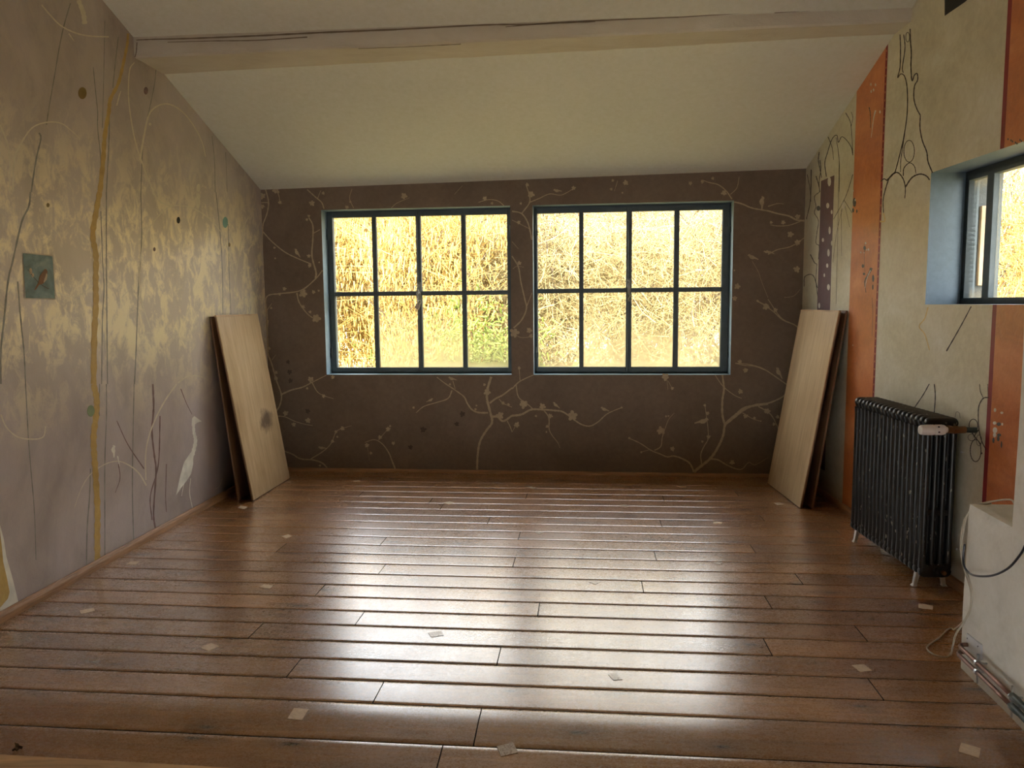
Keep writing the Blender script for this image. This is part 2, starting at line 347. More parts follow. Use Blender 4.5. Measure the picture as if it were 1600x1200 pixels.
class Paint:
    """flat shapes brushed onto a wall, kept inside that wall's own mesh"""
    def __init__(s, mb, fn, first): s.mb = mb; s.fn = fn; s.first = first; s.k = 0; s.off = .0006
    def org(s, ox, oy, sc): s.o = (ox, oy, sc); return s
    def P(s, x, y, off=None): return s.fn(s.o[0]+x/s.o[2], s.o[1]+y/s.o[2], s.off if off is None else off)
    def line(s, txt, w0, w1=None, mi=0, off=None, n=6):
        pts = [tuple(map(float, q.split(','))) for q in txt.split()]; C = crom(pts, n); w1 = w0 if w1 is None else w1
        L = []; N = len(C)
        for i, c in enumerate(C):
            t = C[min(i+1, N-1)]-C[max(i-1, 0)]; t /= (np.linalg.norm(t)+1e-9); nn = np.array([-t[1], t[0]])
            w = (w0+(w1-w0)*i/(N-1))/2*(1+.18*math.sin(i*2.3+c[0]*.05)); L.append((c+nn*w, c-nn*w))
        for i in range(N-1):
            (a, b), (c, d) = L[i], L[i+1]
            s.mb.face([s.P(*a, off), s.P(*b, off), s.P(*d, off), s.P(*c, off)], s.first+mi)
    def poly(s, txt, mi=0, off=None):
        pts = [tuple(map(float, q.split(','))) for q in txt.split()] if isinstance(txt, str) else txt
        c = np.mean(pts, 0); 
        for i in range(len(pts)):
            s.mb.face([s.P(*c, off), s.P(*pts[i], off), s.P(*pts[(i+1) % len(pts)], off)], s.first+mi)
    def spot(s, x, y, rx, ry=None, mi=0, off=None, n=14):
        ry = ry or rx; s.poly([(x+rx*math.cos(2*math.pi*k/n), y+ry*math.sin(2*math.pi*k/n)) for k in range(n)], mi, off)
    def ring(s, x, y, rx, ry, w, mi=0):
        s.line(' '.join(f'{x+rx*math.cos(a):.1f},{y+ry*math.sin(a):.1f}' for a in [2*math.pi*k/12 for k in range(13)]), w, w, mi)
    def flower(s, x, y, r, mi=0):
        a0 = (x*.37+y*.11) % 6.28; n = 5; pts = []
        for k in range(40):
            a = 2*math.pi*k/40; rr = r*(.52+.48*abs(math.cos(n*(a-a0)/2))**.7)*(1+.12*math.sin(3*a+x)); pts.append((x+rr*math.cos(a), y+rr*math.sin(a)))
        s.poly(pts, mi)
    def flowers(s, txt, mi=0):
        for q in txt.split():
            x, y, r = map(float, q.split(',')); s.flower(x, y, r, mi)
    def bird(s, x, y, r, ang=0, flip=1, mi=0):
        sh = [(-1.0, -.15), (-.82, -.42), (-.55, -.5), (-.35, -.3), (.1, -.25), (.5, .0), (1.25, .35), (1.2, .5), (.45, .32), (.1, .45), (-.3, .42), (-.6, .15), (-.72, -.12)]
        ca, sa = math.cos(R(ang)), math.sin(R(ang)); s.poly([(x+(a*flip*ca-b*sa)*r, y+(a*flip*sa+b*ca)*r) for a, b in sh], mi)

# ---- window geometry on the far wall, in wall coordinates
def wu(px, py, w): return ub(bk(px, py, -w))
def wz(px, py, w): return float(bk(px, py, -w)[2])
REV = .14                                                # depth of the plaster reveal before the frame
O1 = (wu(506, 455, 0), wu(798.3, 455, 0)); O2 = (wu(832.9, 455, 0), wu(1143.8, 455, 0))
ZT = 2.3405; ZB = .8844
uL = ub((xl(7.0)-.3, yb(xl(7.0)-.3), 0)); uR = ub((xr(6.5)+.3, yb(xr(6.5)+.3), 0))
mb = wallmesh('wall_back', Tb, [uL, O1[0], O1[1], O2[0], O2[1], uR], [-.02, ZB, ZT], {(1, 1), (3, 1)}, lambda u: zc(*Tb(u, 0, 0)[:2])+.06, .34, None, None)
p = Paint(mb, bk, 3)
p.org(400, 250, 4)
for s, a, b in (("60,185 78,260 70,330 45,400 42,450 40,550", 8, 6), ("45,450 100,510 180,575 260,615 345,650", 7, 6), ("0,290 30,268 76,266", 5, 5), ("130,190 145,230 150,275", 5, 4),
    ("320,185 370,230 410,265 425,305", 7, 7), ("385,240 405,190", 4, 3), ("600,180 585,240 610,300", 4, 4), ("845,300 880,270 960,235", 5, 2), ("330,360 355,410 355,500 350,600 375,700 372,740", 8, 11),
    ("355,460 400,435", 6, 4), ("415,690 370,745 280,815 150,835 80,845 60,880 68,960 70,1060 75,1200", 7, 9), ("68,940 100,895", 4, 3), ("255,830 270,890 320,960 375,1000", 8, 5), ("1390,265 1450,248 1510,255 1550,285", 4, 6), ("1240,215 1290,160", 2, 2)): p.line(s, a, b)
p.flowers("125,190,22 40,225,20 40,290,14 150,265,12 350,270,18 420,207,10 590,262,8 568,296,12 925,225,20 330,350,9 318,372,9 330,600,12 335,660,12 395,640,6 178,805,12 148,838,10 295,835,26 360,825,12 392,817,7 295,918,12 338,950,10 378,990,27 95,925,8 1430,240,14 1475,270,9 115,548,8 120,615,6")
p.bird(258, 578, 28, 40)
p.org(400, 500, 4)
for s, a, b in (("75,0 68,100 72,200 100,280 125,370 158,465 150,530 120,580", 9, 9), ("160,465 220,438 290,420 350,390 440,345", 11, 4), ("350,390 385,450 430,475 485,492", 6, 3), ("100,250 125,215", 3, 2), ("120,600 180,605 240,632 300,650 355,660", 7, 3),
    ("178,820 230,840 280,868 360,875 415,895 445,925", 8, 9), ("340,870 420,820 470,770 500,700 540,678 600,660", 7, 2), ("680,765 740,748 790,775 830,830 850,880 870,930", 3, 10), ("765,748 800,710 835,665", 3, 2), ("695,780 710,880", 2, 1),
    ("1382,935 1385,850 1400,760 1440,690 1475,640 1465,580 1445,500 1445,440 1470,355", 12, 15), ("1450,580 1390,578 1350,560 1320,520 1300,480 1240,435 1180,395 1130,357", 11, 5), ("1225,440 1200,490 1130,515 1050,540 1000,580", 8, 4), ("1230,380 1245,430", 4, 4),
    ("1460,520 1500,490 1540,470 1600,425", 11, 9), ("1475,605 1510,605 1545,632 1600,598", 14, 12), ("1520,495 1545,520 1600,545", 5, 4), ("1570,630 1590,670 1600,700", 6, 5)): p.line(s, a, b)
p.flowers("82,178,10 125,328,11 125,365,13 342,372,19 480,357,12 320,427,8 423,475,12 185,583,17 236,653,14 325,628,17 540,678,14 500,698,10 478,758,11 508,730,7 400,910,8 693,783,14 718,832,10 775,733,14 825,682,15 838,663,7 858,770,11 1212,402,8 1372,558,8 1378,535,6 1445,450,22 1428,404,9 1525,597,24 1545,520,11 1578,528,9 985,547,8")
p.bird(412, 798, 24, -10); p.bird(1088, 500, 20, -8, -1); p.bird(1225, 365, 24, 0)
p.org(800, 250, 4)
for s, a, b in (("90,160 105,210 110,265 60,335", 5, 7), ("110,265 170,240 235,212 300,220 340,205 390,175", 6, 3), ("0,320 60,335 100,395 125,500", 8, 8), ("0,375 40,395 110,430", 3, 3), ("0,510 40,555", 3, 2), ("0,600 40,670 55,760 80,870 90,930 60,1000 10,1050", 7, 9),
    ("90,920 125,830", 5, 4), ("5,680 30,665 75,670", 3, 2), ("660,130 640,195", 4, 2), ("1190,125 1230,140 1290,155 1340,195 1375,245", 5, 8), ("1365,215 1405,175 1420,105", 4, 3), ("1390,262 1440,275 1500,300 1600,318", 9, 8),
    ("1500,630 1540,700 1560,760 1600,860", 2, 2), ("1535,880 1600,915", 4, 4), ("25,1095 60,1110 125,1105", 3, 3)): p.line(s, a, b)
p.flowers("95,155,12 120,215,21 55,272,8 42,390,13 385,175,14 710,142,17 620,182,9 630,128,9 690,205,6 1115,145,12 1190,135,12 1325,205,18 1255,115,10 45,645,14 15,1080,30 108,1065,18 118,1100,13 1408,790,19 1392,865,16 1390,690,6 1535,880,8 1590,915,18")
p.bird(282, 190, 24, -10); p.bird(1565, 265, 40, 75); p.bird(1503, 605, 32, 5); p.bird(1592, 572, 20, -20)
p.org(800, 500, 4)
for s, a, b in (("0,430 40,390 85,365 135,343", 8, 5), ("25,400 40,480 90,520 130,555", 6, 6), ("45,300 50,380", 4, 4), ("0,598 60,590 120,560 190,560 260,565 320,575 390,625 440,655 490,662 540,635 590,590 640,565 685,548", 13, 5), ("200,565 230,610 232,680 250,720 285,765 300,800", 8, 2),
    ("30,650 0,700", 3, 3), ("1138,950 1160,930 1240,865 1290,790 1320,720 1335,650 1400,590 1450,550 1520,535 1600,525", 17, 11), ("1330,655 1315,590 1315,500 1325,430 1315,345", 14, 11), ("1270,345 1300,390 1330,425 1390,470 1435,490", 5, 5),
    ("1138,950 1110,895 1060,865 1010,850 970,855 920,835 870,815 800,770 730,738", 11, 5), ("890,815 930,790 940,730 960,670 980,620 1015,580", 7, 2), ("810,825 860,810", 3, 3), ("1185,900 1180,840 1200,790 1225,745 1225,680 1215,600 1205,530", 7, 3),
    ("1245,868 1290,875 1340,905 1400,930 1440,930 1480,890 1520,905 1600,860", 10, 2), ("1395,270 1450,283 1520,290 1600,320", 5, 5), ("1440,580 1500,615 1550,632", 5, 3), ("1540,540 1600,570", 6, 5), ("965,345 975,435", 3, 2), ("975,380 1000,425", 3, 2)): p.line(s, a, b)
p.flowers("45,300,10 72,527,27 190,540,21 240,600,15 220,665,10 150,600,8 30,655,18 378,598,32 685,547,7 963,602,7 978,600,6 930,692,26 1003,805,15 733,738,8 808,826,7 1205,533,9 1222,583,12 1228,730,13 1190,760,8 1376,890,16 958,355,24 1002,427,10 1425,262,13 1460,315,15 1427,447,16 1460,600,15 1515,612,9 1555,632,5 1590,570,15 215,700,6")
p.bird(275, 530, 24, 25); p.bird(578, 556, 26, 5); p.bird(1190, 630, 40, 2, -1)
p.org(1200, 250, 4)
for s, a, b in (("0,318 60,335 130,350 180,375 230,380", 9, 11), ("0,290 60,272 100,275", 6, 2), ("15,405 60,412 130,408 200,385", 4, 5), ("0,590 60,560 130,545 180,520 228,485", 6, 5), ("0,870 60,960 100,1000 180,1040 210,1105", 4, 7), ("100,860 160,850 200,810", 2, 2)): p.line(s, a, b)
p.flowers("20,390,10 95,390,14 185,355,17 140,465,20 185,515,19 180,683,21 45,940,12"); p.bird(10, 575, 24, 0)
p.org(1100, 450, 3)
for s, a, b in (("245,60 290,85 330,115 370,150 435,180 455,230", 4, 6), ("150,352 210,358 270,375 320,405 370,440 400,460", 3, 6), ("405,480 360,515 300,540 240,548 190,570 150,600 100,640", 6, 10), ("255,555 310,590 340,640 350,670", 5, 3)): p.line(s, a, b)
p.flowers("290,88,16 335,103,10 168,345,10 193,385,10 297,577,14 345,604,9 328,638,8 400,440,11"); p.bird(352, 395, 26, 45)
p.off = .0009; p.org(400, 500, 4)
p.flowers("200,262,13 210,325,16 215,380,15 323,570,16 1045,685,20 1255,650,15 1290,588,18 965,795,15", 1)
wb_ = mb.build('wall_back', [M_back, M_blue, M_outer, M_cream, simple('damp_spot', (.085, .062, .045), .85)]); tag(wb_, kind='structure')

# ---- left wall
yc = np.linspace(-1.6, 7.3, 12)
mb = wallmesh('wall_left', Tl, list(yc), [-.06], set(), lambda y: (zc(xl(y), y) if y > 1. else zc(xl(1.), 1.)-(1.-y)*.3)+.06, .3, None, None)
# flip so that faces look into the room is not needed; shading is two sided
p = Paint(mb, lw, 3); SM = {'pale': 0, 'stem': 1, 'plum': 2, 'gold': 3, 'olive': 4, 'teal': 5, 'green': 6, 'heron': 7, 'black': 8}
def left(lst):
    for (k, s, a, b) in lst: p.line(s, a, b, SM[k], {'stem': .0006, 'plum': .0007, 'pale': .0009, 'gold': .0012}.get(k, .0009))
p.org(0, 0, 4)
left([('gold', "800,210 795,280 770,400 740,520 690,620 680,700 655,850 645,1000 625,1200", 14, 30), ('stem', "440,20 400,160 370,300 340,480 310,650 290,780", 7, 7), ('stem', "655,130 650,400 640,800", 4, 4), ('stem', "740,230 720,400 705,550", 6, 6),
      ('stem', "583,420 595,550 610,700 610,800 630,1000 625,1200", 6, 6), ('stem', "685,700 680,900 665,1200", 6, 7), ('stem', "975,430 965,530 930,700 895,880 880,1200", 5, 6), ('stem', "245,830 255,870 225,1000 195,1200", 10, 10), ('stem', "1325,850 1340,1000 1345,1200", 4, 5), ('stem', "1410,950 1420,1200", 3, 3),
      ('pale', "80,1200 90,1000 130,900 200,800 290,765 380,770 450,820 500,870", 12, 5), ('pale', "0,780 40,880 60,1000 60,1200", 9, 9), ('pale', "260,30 310,90 380,160 470,205 560,225 680,230", 8, 9), ('pale', "840,390 810,440 803,600 820,750 850,900 900,1050 960,1200", 6, 9),
      ('pale', "875,1000 900,850 930,720 980,665 1050,650 1130,690 1200,770 1260,880 1285,980", 12, 4), ('pale', "730,660 745,600 755,570", 8, 5), ('pale', "490,0 520,80 530,150", 26, 30), ('pale', "430,210 465,260", 9, 3)])
p.spot(515, 582, 27, 38, SM['olive']); p.spot(912, 567, 14, 24, SM['plum']); p.spot(938, 776, 9, 9, SM['pale']); p.spot(1240, 1175, 12, 26, SM['pale'])
p.org(0, 300, 4)
left([('gold', "623,0 600,130 580,270 600,400 598,560 600,700 590,900 585,1200", 32, 36), ('stem', "190,0 180,90 135,190 80,430 50,560 25,800 5,1000 5,1200", 11, 13), ('stem', "630,120 640,400 650,600 640,800 635,1200", 5, 6), ('stem', "665,0 665,400 668,800 672,1200", 7, 7),
      ('stem', "880,0 885,300 865,600 850,1000 840,1200", 6, 7), ('stem', "1350,0 1375,250 1390,500 1393,765", 5, 5), ('stem', "1425,200 1432,500 1443,765", 4, 4), ('stem', "110,560 130,800 150,1000 160,1200", 10, 8),
      ('pale', "955,0 1000,60 1070,90", 6, 6), ('pale', "1475,760 1470,560 1430,380 1380,250 1300,160 1200,100 1100,85 1030,110 960,190 910,270 880,400 870,560 890,700 940,850", 6, 6), ('pale', "1600,100 1540,180 1510,300 1480,480 1472,560", 6, 7), ('pale', "1105,200 1115,300 1135,370", 5, 3),
      ('pale', "360,630 450,655 540,620 580,550", 6, 6), ('pale', "1150,810 1180,720", 5, 5), ('pale', "1110,1195 1180,1150 1260,1155 1320,1190", 8, 5), ('pale', "760,660 820,600", 5, 3)])
p.spot(1115, 176, 11, 21, SM['black']); p.spot(1408, 190, 17, 35, SM['teal']); p.spot(965, 358, 8, 13, SM['plum']); p.spot(1433, 330, 7, 13, SM['olive']); p.spot(1238, 55, 13, 50, SM['pale']); p.spot(300, 82, 10, 14, SM['olive'])
p.org(0, 600, 4)
left([('gold', "585,0 605,100 600,200 585,330 590,450 600,600 610,800 608,950 610,1110", 36, 36), ('stem', "665,0 665,200 655,500 655,900 655,1085", 6, 7), ('stem', "622,0 620,200", 6, 6), ('stem', "838,0 830,400 828,700 835,985", 6, 7), ('stem', "565,530 560,700 545,900 540,1145", 7, 8), ('stem', "160,0 175,300 190,500 215,800 225,1100", 7, 6),
      ('plum', "955,0 960,150 950,300 965,450 975,550 960,800 970,900", 12, 10), ('plum', "1000,200 990,500 940,700 950,850", 8, 6), ('plum', "730,230 800,380 900,530", 5, 7), ('plum', "1130,30 1165,120 1200,190", 6, 3), ('plum', "1040,500 1035,700 1040,800", 5, 4), ('plum', "740,500 750,590 720,680", 6, 3),
      ('pale', "1105,0 1040,90 980,200 930,330 910,450 912,600", 9, 7), ('pale', "5,190 40,270 110,330 200,345 270,330 285,265", 9, 7), ('pale', "465,775 510,650 570,560 660,500 740,483 810,510 870,560 915,635", 3, 9), ('heron', "1192,590 1185,680 1205,785", 5, 5), ('heron', "1150,620 1135,700", 3, 3), ('pale', "1390,590 1370,640 1345,655", 3, 3)])
p.poly("1200,215 1215,200 1235,215 1262,233 1235,240 1222,250 1210,262 1198,262", SM['heron'], .0009)
p.line("1208,240 1212,300 1222,350 1212,410 1195,460", 16, 26, SM['heron'], .0009)
p.poly("1190,430 1207,450 1208,500 1195,560 1170,600 1135,645 1100,697 1112,640 1130,560 1150,490", SM['heron'], .0009)
p.bird(712, 415, 34, 70, 1, SM['heron']); p.line("735,450 748,515", 9, 3, SM['heron'], .001)
p.spot(568, 168, 24, 36, SM['green'], .0015)
p.poly("0,880 22,960 40,1080 75,1200 90,1260 117,1372 0,1462", SM['heron'], .0009); p.poly("0,920 10,1000 20,1110 45,1220 60,1300 50,1340 0,1400", SM['gold'], .0013)
wl_ = mb.build('wall_left', [M_left, M_left, M_outer, M_pale, M_stem, M_plum, M_gold, M_olive, M_teal, M_green, M_heron, M_black]); tag(wl_, kind='structure')

# ---- right wall with its window opening
W3Y1 = float(rw(1454, 290)[1]); W3Y0 = W3Y1-2.1; W3B = 1.4767; W3T = 2.2047
yc = [-1.6, 1.0, W3Y0, W3Y1, 7.1]
RT = float((hit(1557, 400, (0, W3Y1, 0), (0, 1, 0))-np.array([xr(W3Y1), W3Y1, 0]))@RN)
mb = wallmesh('wall_right', Tr, yc, [-.06, W3B, W3T], {(2, 1)}, lambda y: (zc(xr(y), y) if y > 1. else zc(xr(1.), 1.)-(1.-y)*.3)+.06, RT, None, None)
for i_ in [k for k in range(len(mb.f)) if mb.mi[k] == 1]:           # the jamb beyond the frame is bare render
    a_, b_, c_, d_ = [np.array(mb.v[q]) for q in mb.f[i_]]; e0 = a_+(d_-a_)*(.20/RT); e1 = b_+(c_-b_)*(.20/RT)
    q0 = mb.f[i_]; mb.v[q0[2]] = tuple(e1); mb.v[q0[3]] = tuple(e0); mb.face([e0, e1, c_, d_], 11)
p = Paint(mb, rw, 3); K = {'ink': 0, 'orange': 1, 'crim': 2, 'purp': 3, 'fleck': 4, 'leaf': 5, 'gold': 6, 'black': 7, 'purp2': 3}
def stripe(y0, y1, z0, z1, mi, off=.0006):      # an upright band of paint between two places along the wall
    n = 6
    for k in range(n):
        a = y0+(y1-y0)*k/n; b = y0+(y1-y0)*(k+1)/n; za = z1 if z1 is not None else zc(xr(a), a); zb = z1 if z1 is not None else zc(xr(b), b)
        mb.face([Tr(a, -off, z0), Tr(b, -off, z0), Tr(b, -off, zb), Tr(a, -off, za)], 3+mi)
ya = float(rw(1328.7, 430)[1]); yb_ = float(rw(1375.5, 300)[1]); yc_ = float(rw(1372, 300)[1])
yt_ = float(rw(1377.6, 250)[1])
stripe(yt_, ya, 0, None, K['orange']); stripe(yt_-.03, yt_, 0, None, K['crim'], .0008)
for k in range(60):
    z_ = .1+k*.05; mb.face([Tr(yt_-.01, -.0011, z_), Tr(yt_-.02, -.0011, z_), Tr(yt_-.02, -.0011, z_+.012), Tr(yt_-.01, -.0011, z_+.012)], 3+K['orange'])
yd = float(rw(1550, 500)[1]); ye = float(rw(1556.5, 500)[1]); yf = float(rw(1594, 500)[1])
stripe(ye, yd, 0, W3B, K['crim'], .0008); stripe(ye-.62, ye, 0, W3B, K['orange'])
yd2 = float(rw(1570, 100)[1]); ye2 = float(rw(1576.5, 100)[1])
stripe(ye2, yd2, W3T, None, K['crim'], .0008); stripe(ye2-.62, ye2, W3T, None, K['orange'])
p.org(0, 0, 1); pz = float(rw(1283, 283)[2])
stripe(float(rw(1303, 300)[1]), float(rw(1282.5, 300)[1]), .2, pz, K['purp'])
p.poly("1476,-30 1476,25 1508,3 1545,-30", K['black'], .0008)
p.org(1200, 0, 4)
for s, a, b in (("825,215 828,300 825,420 810,485 830,462 855,480 870,560 870,700 850,850 820,980 795,1075", 6, 6), ("848,215 856,300 840,420 845,455", 6, 5), ("888,180 890,260 895,330 893,420 900,505 915,470 932,460 935,500 915,540 912,620 930,680 952,720", 7, 7),
    ("952,720 950,800 965,880 992,950 1000,1010 1028,1080", 7, 8), ("868,730 845,900 830,1000 828,1075", 4, 4), ("845,1100 850,1050 885,1018 915,1040 925,1085", 6, 4), ("485,705 510,750 520,800 530,960", 5, 3), ("375,855 400,920 410,1000", 5, 2),
    ("320,950 315,1000 325,1060 335,1110", 6, 4), ("365,1105 355,1020 370,960 400,870 430,845 440,890 460,855 490,875 520,920 530,970", 5, 4), ("425,860 445,1000 445,1200", 3, 2), ("300,1100 315,1150 325,1200", 6, 4), ("520,700 530,735 520,790", 3, 3)): p.line(s, a, b, K['ink'], .0012)
p.ring(873, 232, 12, 30, 4, K['ink']); p.ring(882, 945, 33, 68, 4, K['ink'])
p.org(1200, 250, 4)
for s, a, b in (("795,75 760,110 735,180 720,250 722,330", 8, 5), ("705,135 725,118 745,130", 7, 6), ("740,130 800,78 840,110 858,170 855,240", 9, 5), ("858,170 900,110 950,88 990,100 1010,125", 9, 8), ("1270,915 1220,1010 1170,1100 1115,1195", 6, 8),
    ("325,0 330,60 320,130 322,200", 5, 4), ("322,200 290,230 300,290 290,330 315,380 305,460 300,520 320,540 315,620", 4, 4), ("265,590 290,640 305,650", 6, 4), ("310,800 280,720 230,730 225,790", 5, 4), ("530,90 500,190 475,250 410,370", 4, 3), ("475,250 525,330", 3, 3), ("475,260 430,450 405,640", 2, 2),
    ("480,280 510,420", 2, 2), ("458,310 460,600", 2, 2), ("445,0 435,500 425,900", 2, 2), ("270,60 265,250 240,370", 5, 4), ("245,90 262,180 268,260", 4, 2), ("305,650 300,760 312,860", 4, 4)): p.line(s, a, b, K['ink'], .0012)
p.line("722,330 730,380 700,385", 6, 10, K['gold'], .0013); p.line("1000,920 980,990 945,1040 980,1090 1010,1190", 8, 7, K['gold'], .0013)
p.spot(472, 287, 10, 25, K['fleck'], .0014); p.spot(315, 302, 12, 16, K['leaf'], .0014)
for x, y, rx, ry in ((383, 135, 11, 30), (373, 285, 10, 18), (398, 325, 6, 14), (385, 440, 7, 25), (343, 500, 7, 13), (378, 580, 8, 24), (370, 660, 7, 14), (378, 795, 9, 20), (320, 910, 6, 18), (398, 520, 5, 16), (352, 720, 5, 12)): p.spot(x, y, rx, ry, K['fleck'], .0013, 9)
# small birds and sprigs on the orange bands
p.line("648,675 625,720 605,760 612,830", 14, 3, K['leaf'], .0014); p.line("640,690 620,735 606,800", 6, 2, K['fleck'], .0016); p.spot(642, 685, 8, 12, K['leaf'], .0015)
p.line("605,520 602,600 605,700", 2, 2, K['leaf'], .0013)
for x, y, rx, ry in ((593, 663, 8, 12), (600, 712, 8, 8), (657, 740, 7, 24), (540, 265, 11, 30), (532, 315, 7, 14), (555, 320, 5, 12), (604, 550, 8, 14), (655, 795, 5, 18)): p.spot(x, y, rx, ry, K['leaf'], .0014, 8)
for x, y, rx, ry in ((610, 520, 5, 8), (580, 578, 4, 6), (628, 560, 5, 8), (615, 562, 4, 6), (532, 192, 4, 6), (530, 1158, 4, 5), (545, 250, 4, 8), (600, 580, 3, 4)): p.spot(x, y, rx, ry, K['fleck'], .0016, 8)
p.line("650,860 655,960 650,1100", 2, 2, K['leaf'], .0013)
p.org(1200, 0, 4); p.line("672,690 660,740 645,860", 10, 3, K['fleck'], .0014); p.line("632,670 640,720 640,800", 6, 3, K['leaf'], .0014)
for x, y in ((643, 528), (645, 572), (660, 562), (672, 530), (700, 700)): p.spot(x, y, 5, 10, K['fleck'], .0015, 8)
for k in range(9): p.spot(1500+k*14+(k % 2)*5, 870+(k*37 % 30), 5, 7, K['leaf'], .0014, 7)
p.org(1300, 600, 5.333)
for s, a, b in (("810,0 760,90 685,200", 9, 8), ("852,0 860,100 852,240", 8, 8), ("1025,275 1035,235 1060,240 1068,285", 3, 3), ("1230,0 1235,60 1258,110", 5, 5), ("1298,0 1300,100", 5, 4), ("1305,112 1260,120 1225,180 1218,260 1225,380 1250,480 1285,550", 10, 7), ("1150,380 1190,440 1240,500", 9, 7), ("1225,380 1200,410 1180,445", 9, 6)): p.line(s, a, b, K['ink'], .0012)
p.ring(1178, 345, 36, 52, 7, K['ink']); p.ring(1163, 445, 30, 28, 4, K['ink']); p.ring(1197, 555, 45, 92, 7, K['ink']); p.ring(1225, 470, 22, 45, 4, K['ink']); p.spot(1248, 577, 6, 8, K['ink'], .0013)
for x, y, rx, ry in ((1358, 217, 11, 17), (1415, 240, 13, 10), (1355, 325, 16, 14), (1418, 335, 8, 12), (1358, 385, 20, 26), (1355, 425, 14, 20)): p.spot(x, y, rx, ry, K['fleck'], .0014, 9)
for x, y, rx, ry in ((1390, 335, 18, 16), (1392, 425, 18, 14), (1385, 455, 12, 24), (1412, 505, 7, 30), (1345, 470, 10, 24)): p.spot(x, y, rx, ry, K['leaf'], .0015, 8)
wr_ = mb.build('wall_right', [M_right, M_slate, M_outer, M_ink, M_orange, M_crim, M_purp, M_fleck, M_leafd, M_lgold, M_black, M_outer]); tag(wr_, kind='structure')

# ---- unseen rear wall, ceiling, beam
mb = MB(); z1 = zc(0, 1.)-2.6*.3+.3
mb.box((-3.3, -1.85, -.1), (2.6, -1.6, z1)); tag(mb.build('wall_rear_unseen', simple('dark_rear_wall_finish', (.12, .08, .05), .8)), kind='structure')  # unseen rear wall, coloured dark to cut bounced light
mb = MB()
def slab(q, th):
    a = [(x, y, z) for x, y, z in q]; b = [(x, y, z+th) for x, y, z in q]; mb.mesh(a+b, [(0, 1, 2, 3), (7, 6, 5, 4), (0, 4, 5, 1), (1, 5, 6, 2), (2, 6, 7, 3), (3, 7, 4, 0)])
slab([(-3.2, 7.5, zc(-3.2, 7.5)), (2.95, 7.0, zc(2.95, 7.0)), (2.75, 1., zc(2.75, 1.)), (-3.2, 1., zc(-3.2, 1.))], .2)
n_front = len(mb.f); slab([(-3.2, 1., zc(-3.2, 1.)), (2.75, 1., zc(2.75, 1.)), (2.75, -1.85, zc(2.75, 1.)-2.85*.3), (-3.2, -1.85, zc(-3.2, 1.)-2.85*.3)], .2)
mb.mi[n_front:] = [1]*(len(mb.mi)-n_front); tag(mb.build('ceiling', [M_ceil, simple('dark_rear_ceiling_finish', (.13, .09, .055), .8)]), kind='structure')  # unseen rear slope given a dark colour to reduce bounce light
P0 = lw(210, 90); P1 = rw(1424, 33)
mb = MB(); N = 60; dirx = (P1-P0); LB = np.linalg.norm(dirx[:2]); ex = dirx/np.linalg.norm(dirx); ey = np.array([-ex[1], ex[0], 0]); ey /= np.linalg.norm(ey)
rings = []
for k in range(N+1):
    c = P0+dirx*(k/N*1.04-.02); j = lambda a: .004*mnoise.noise((k*.23, a, 0))+.0025*mnoise.noise((k*1.1, a, 4))
    q = []
    for (dy, dz) in ((0, .26), (0+j(1), .13), (j(2), .06), (.002+j(3), .012), (.014, j(4)), (.10, j(5)), (.2, j(6)), (.42, .002)):
        P = c+ey*dy; q.append((P[0], P[1], P[2]+dz))
    rings.append(q)
n = len(rings[0])
for k in range(N):
    for i in range(n-1): mb.face([rings[k][i], rings[k+1][i], rings[k+1][i+1], rings[k][i+1]])
pb = Paint(mb, lambda px, py, off=0: hit(px, py, P0-ey*(off+.002), ey), 1); pb.org(0, 0, 1)      # dark brown lines along the seam above the beam
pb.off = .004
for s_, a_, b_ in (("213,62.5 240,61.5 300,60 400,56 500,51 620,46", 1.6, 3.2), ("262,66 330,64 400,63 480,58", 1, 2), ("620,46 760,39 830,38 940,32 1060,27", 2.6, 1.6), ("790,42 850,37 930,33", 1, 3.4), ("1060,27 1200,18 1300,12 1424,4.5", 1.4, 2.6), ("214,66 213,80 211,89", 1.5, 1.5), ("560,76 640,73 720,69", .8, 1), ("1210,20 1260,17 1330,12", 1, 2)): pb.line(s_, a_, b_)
o = mb.build('trim_1', [M_beam, simple('beam_seam_line', (.20, .15, .10), .9)], smooth=False, recalc=False); tag(o, kind='structure')

# ---- floor: pine boards parallel to the window wall, worn edge falling to the doorway
JOINTS = [(670, 786), (688, 795), (762, 817), (603, 841), (444, 852), (601, 884), (504, 918), (565, 962), (407, 978), (781, 1019), (821.5, 779), (1035, 775), (1031, 813), (813, 831.5), (1174, 854), (1022.5, 864), (805, 872),
          (1003, 912), (842.5, 947), (1196, 934), (1198, 1008), (1188, 806), (1309, 831.5), (1246, 901.5), (1343, 987), (747, 1130), (690, 1172), (1367, 1075), (592, 1080), (461, 1041), (1150, 770), (560, 775)]
BW = .1735; V0 = 2.735
rowj = {}
for (x, y) in JOINTS:
    P = fl(x, y); k = math.floor((P@bv-V0)/BW); rowj.setdefault(k, []).append(float(P@bu))
mb = MB(); tint = []
def rowV(k): return (V0+k*BW) if k >= 0 else (V0-.225*(-k) if k > -3 else V0-.45+BW*(k+2))
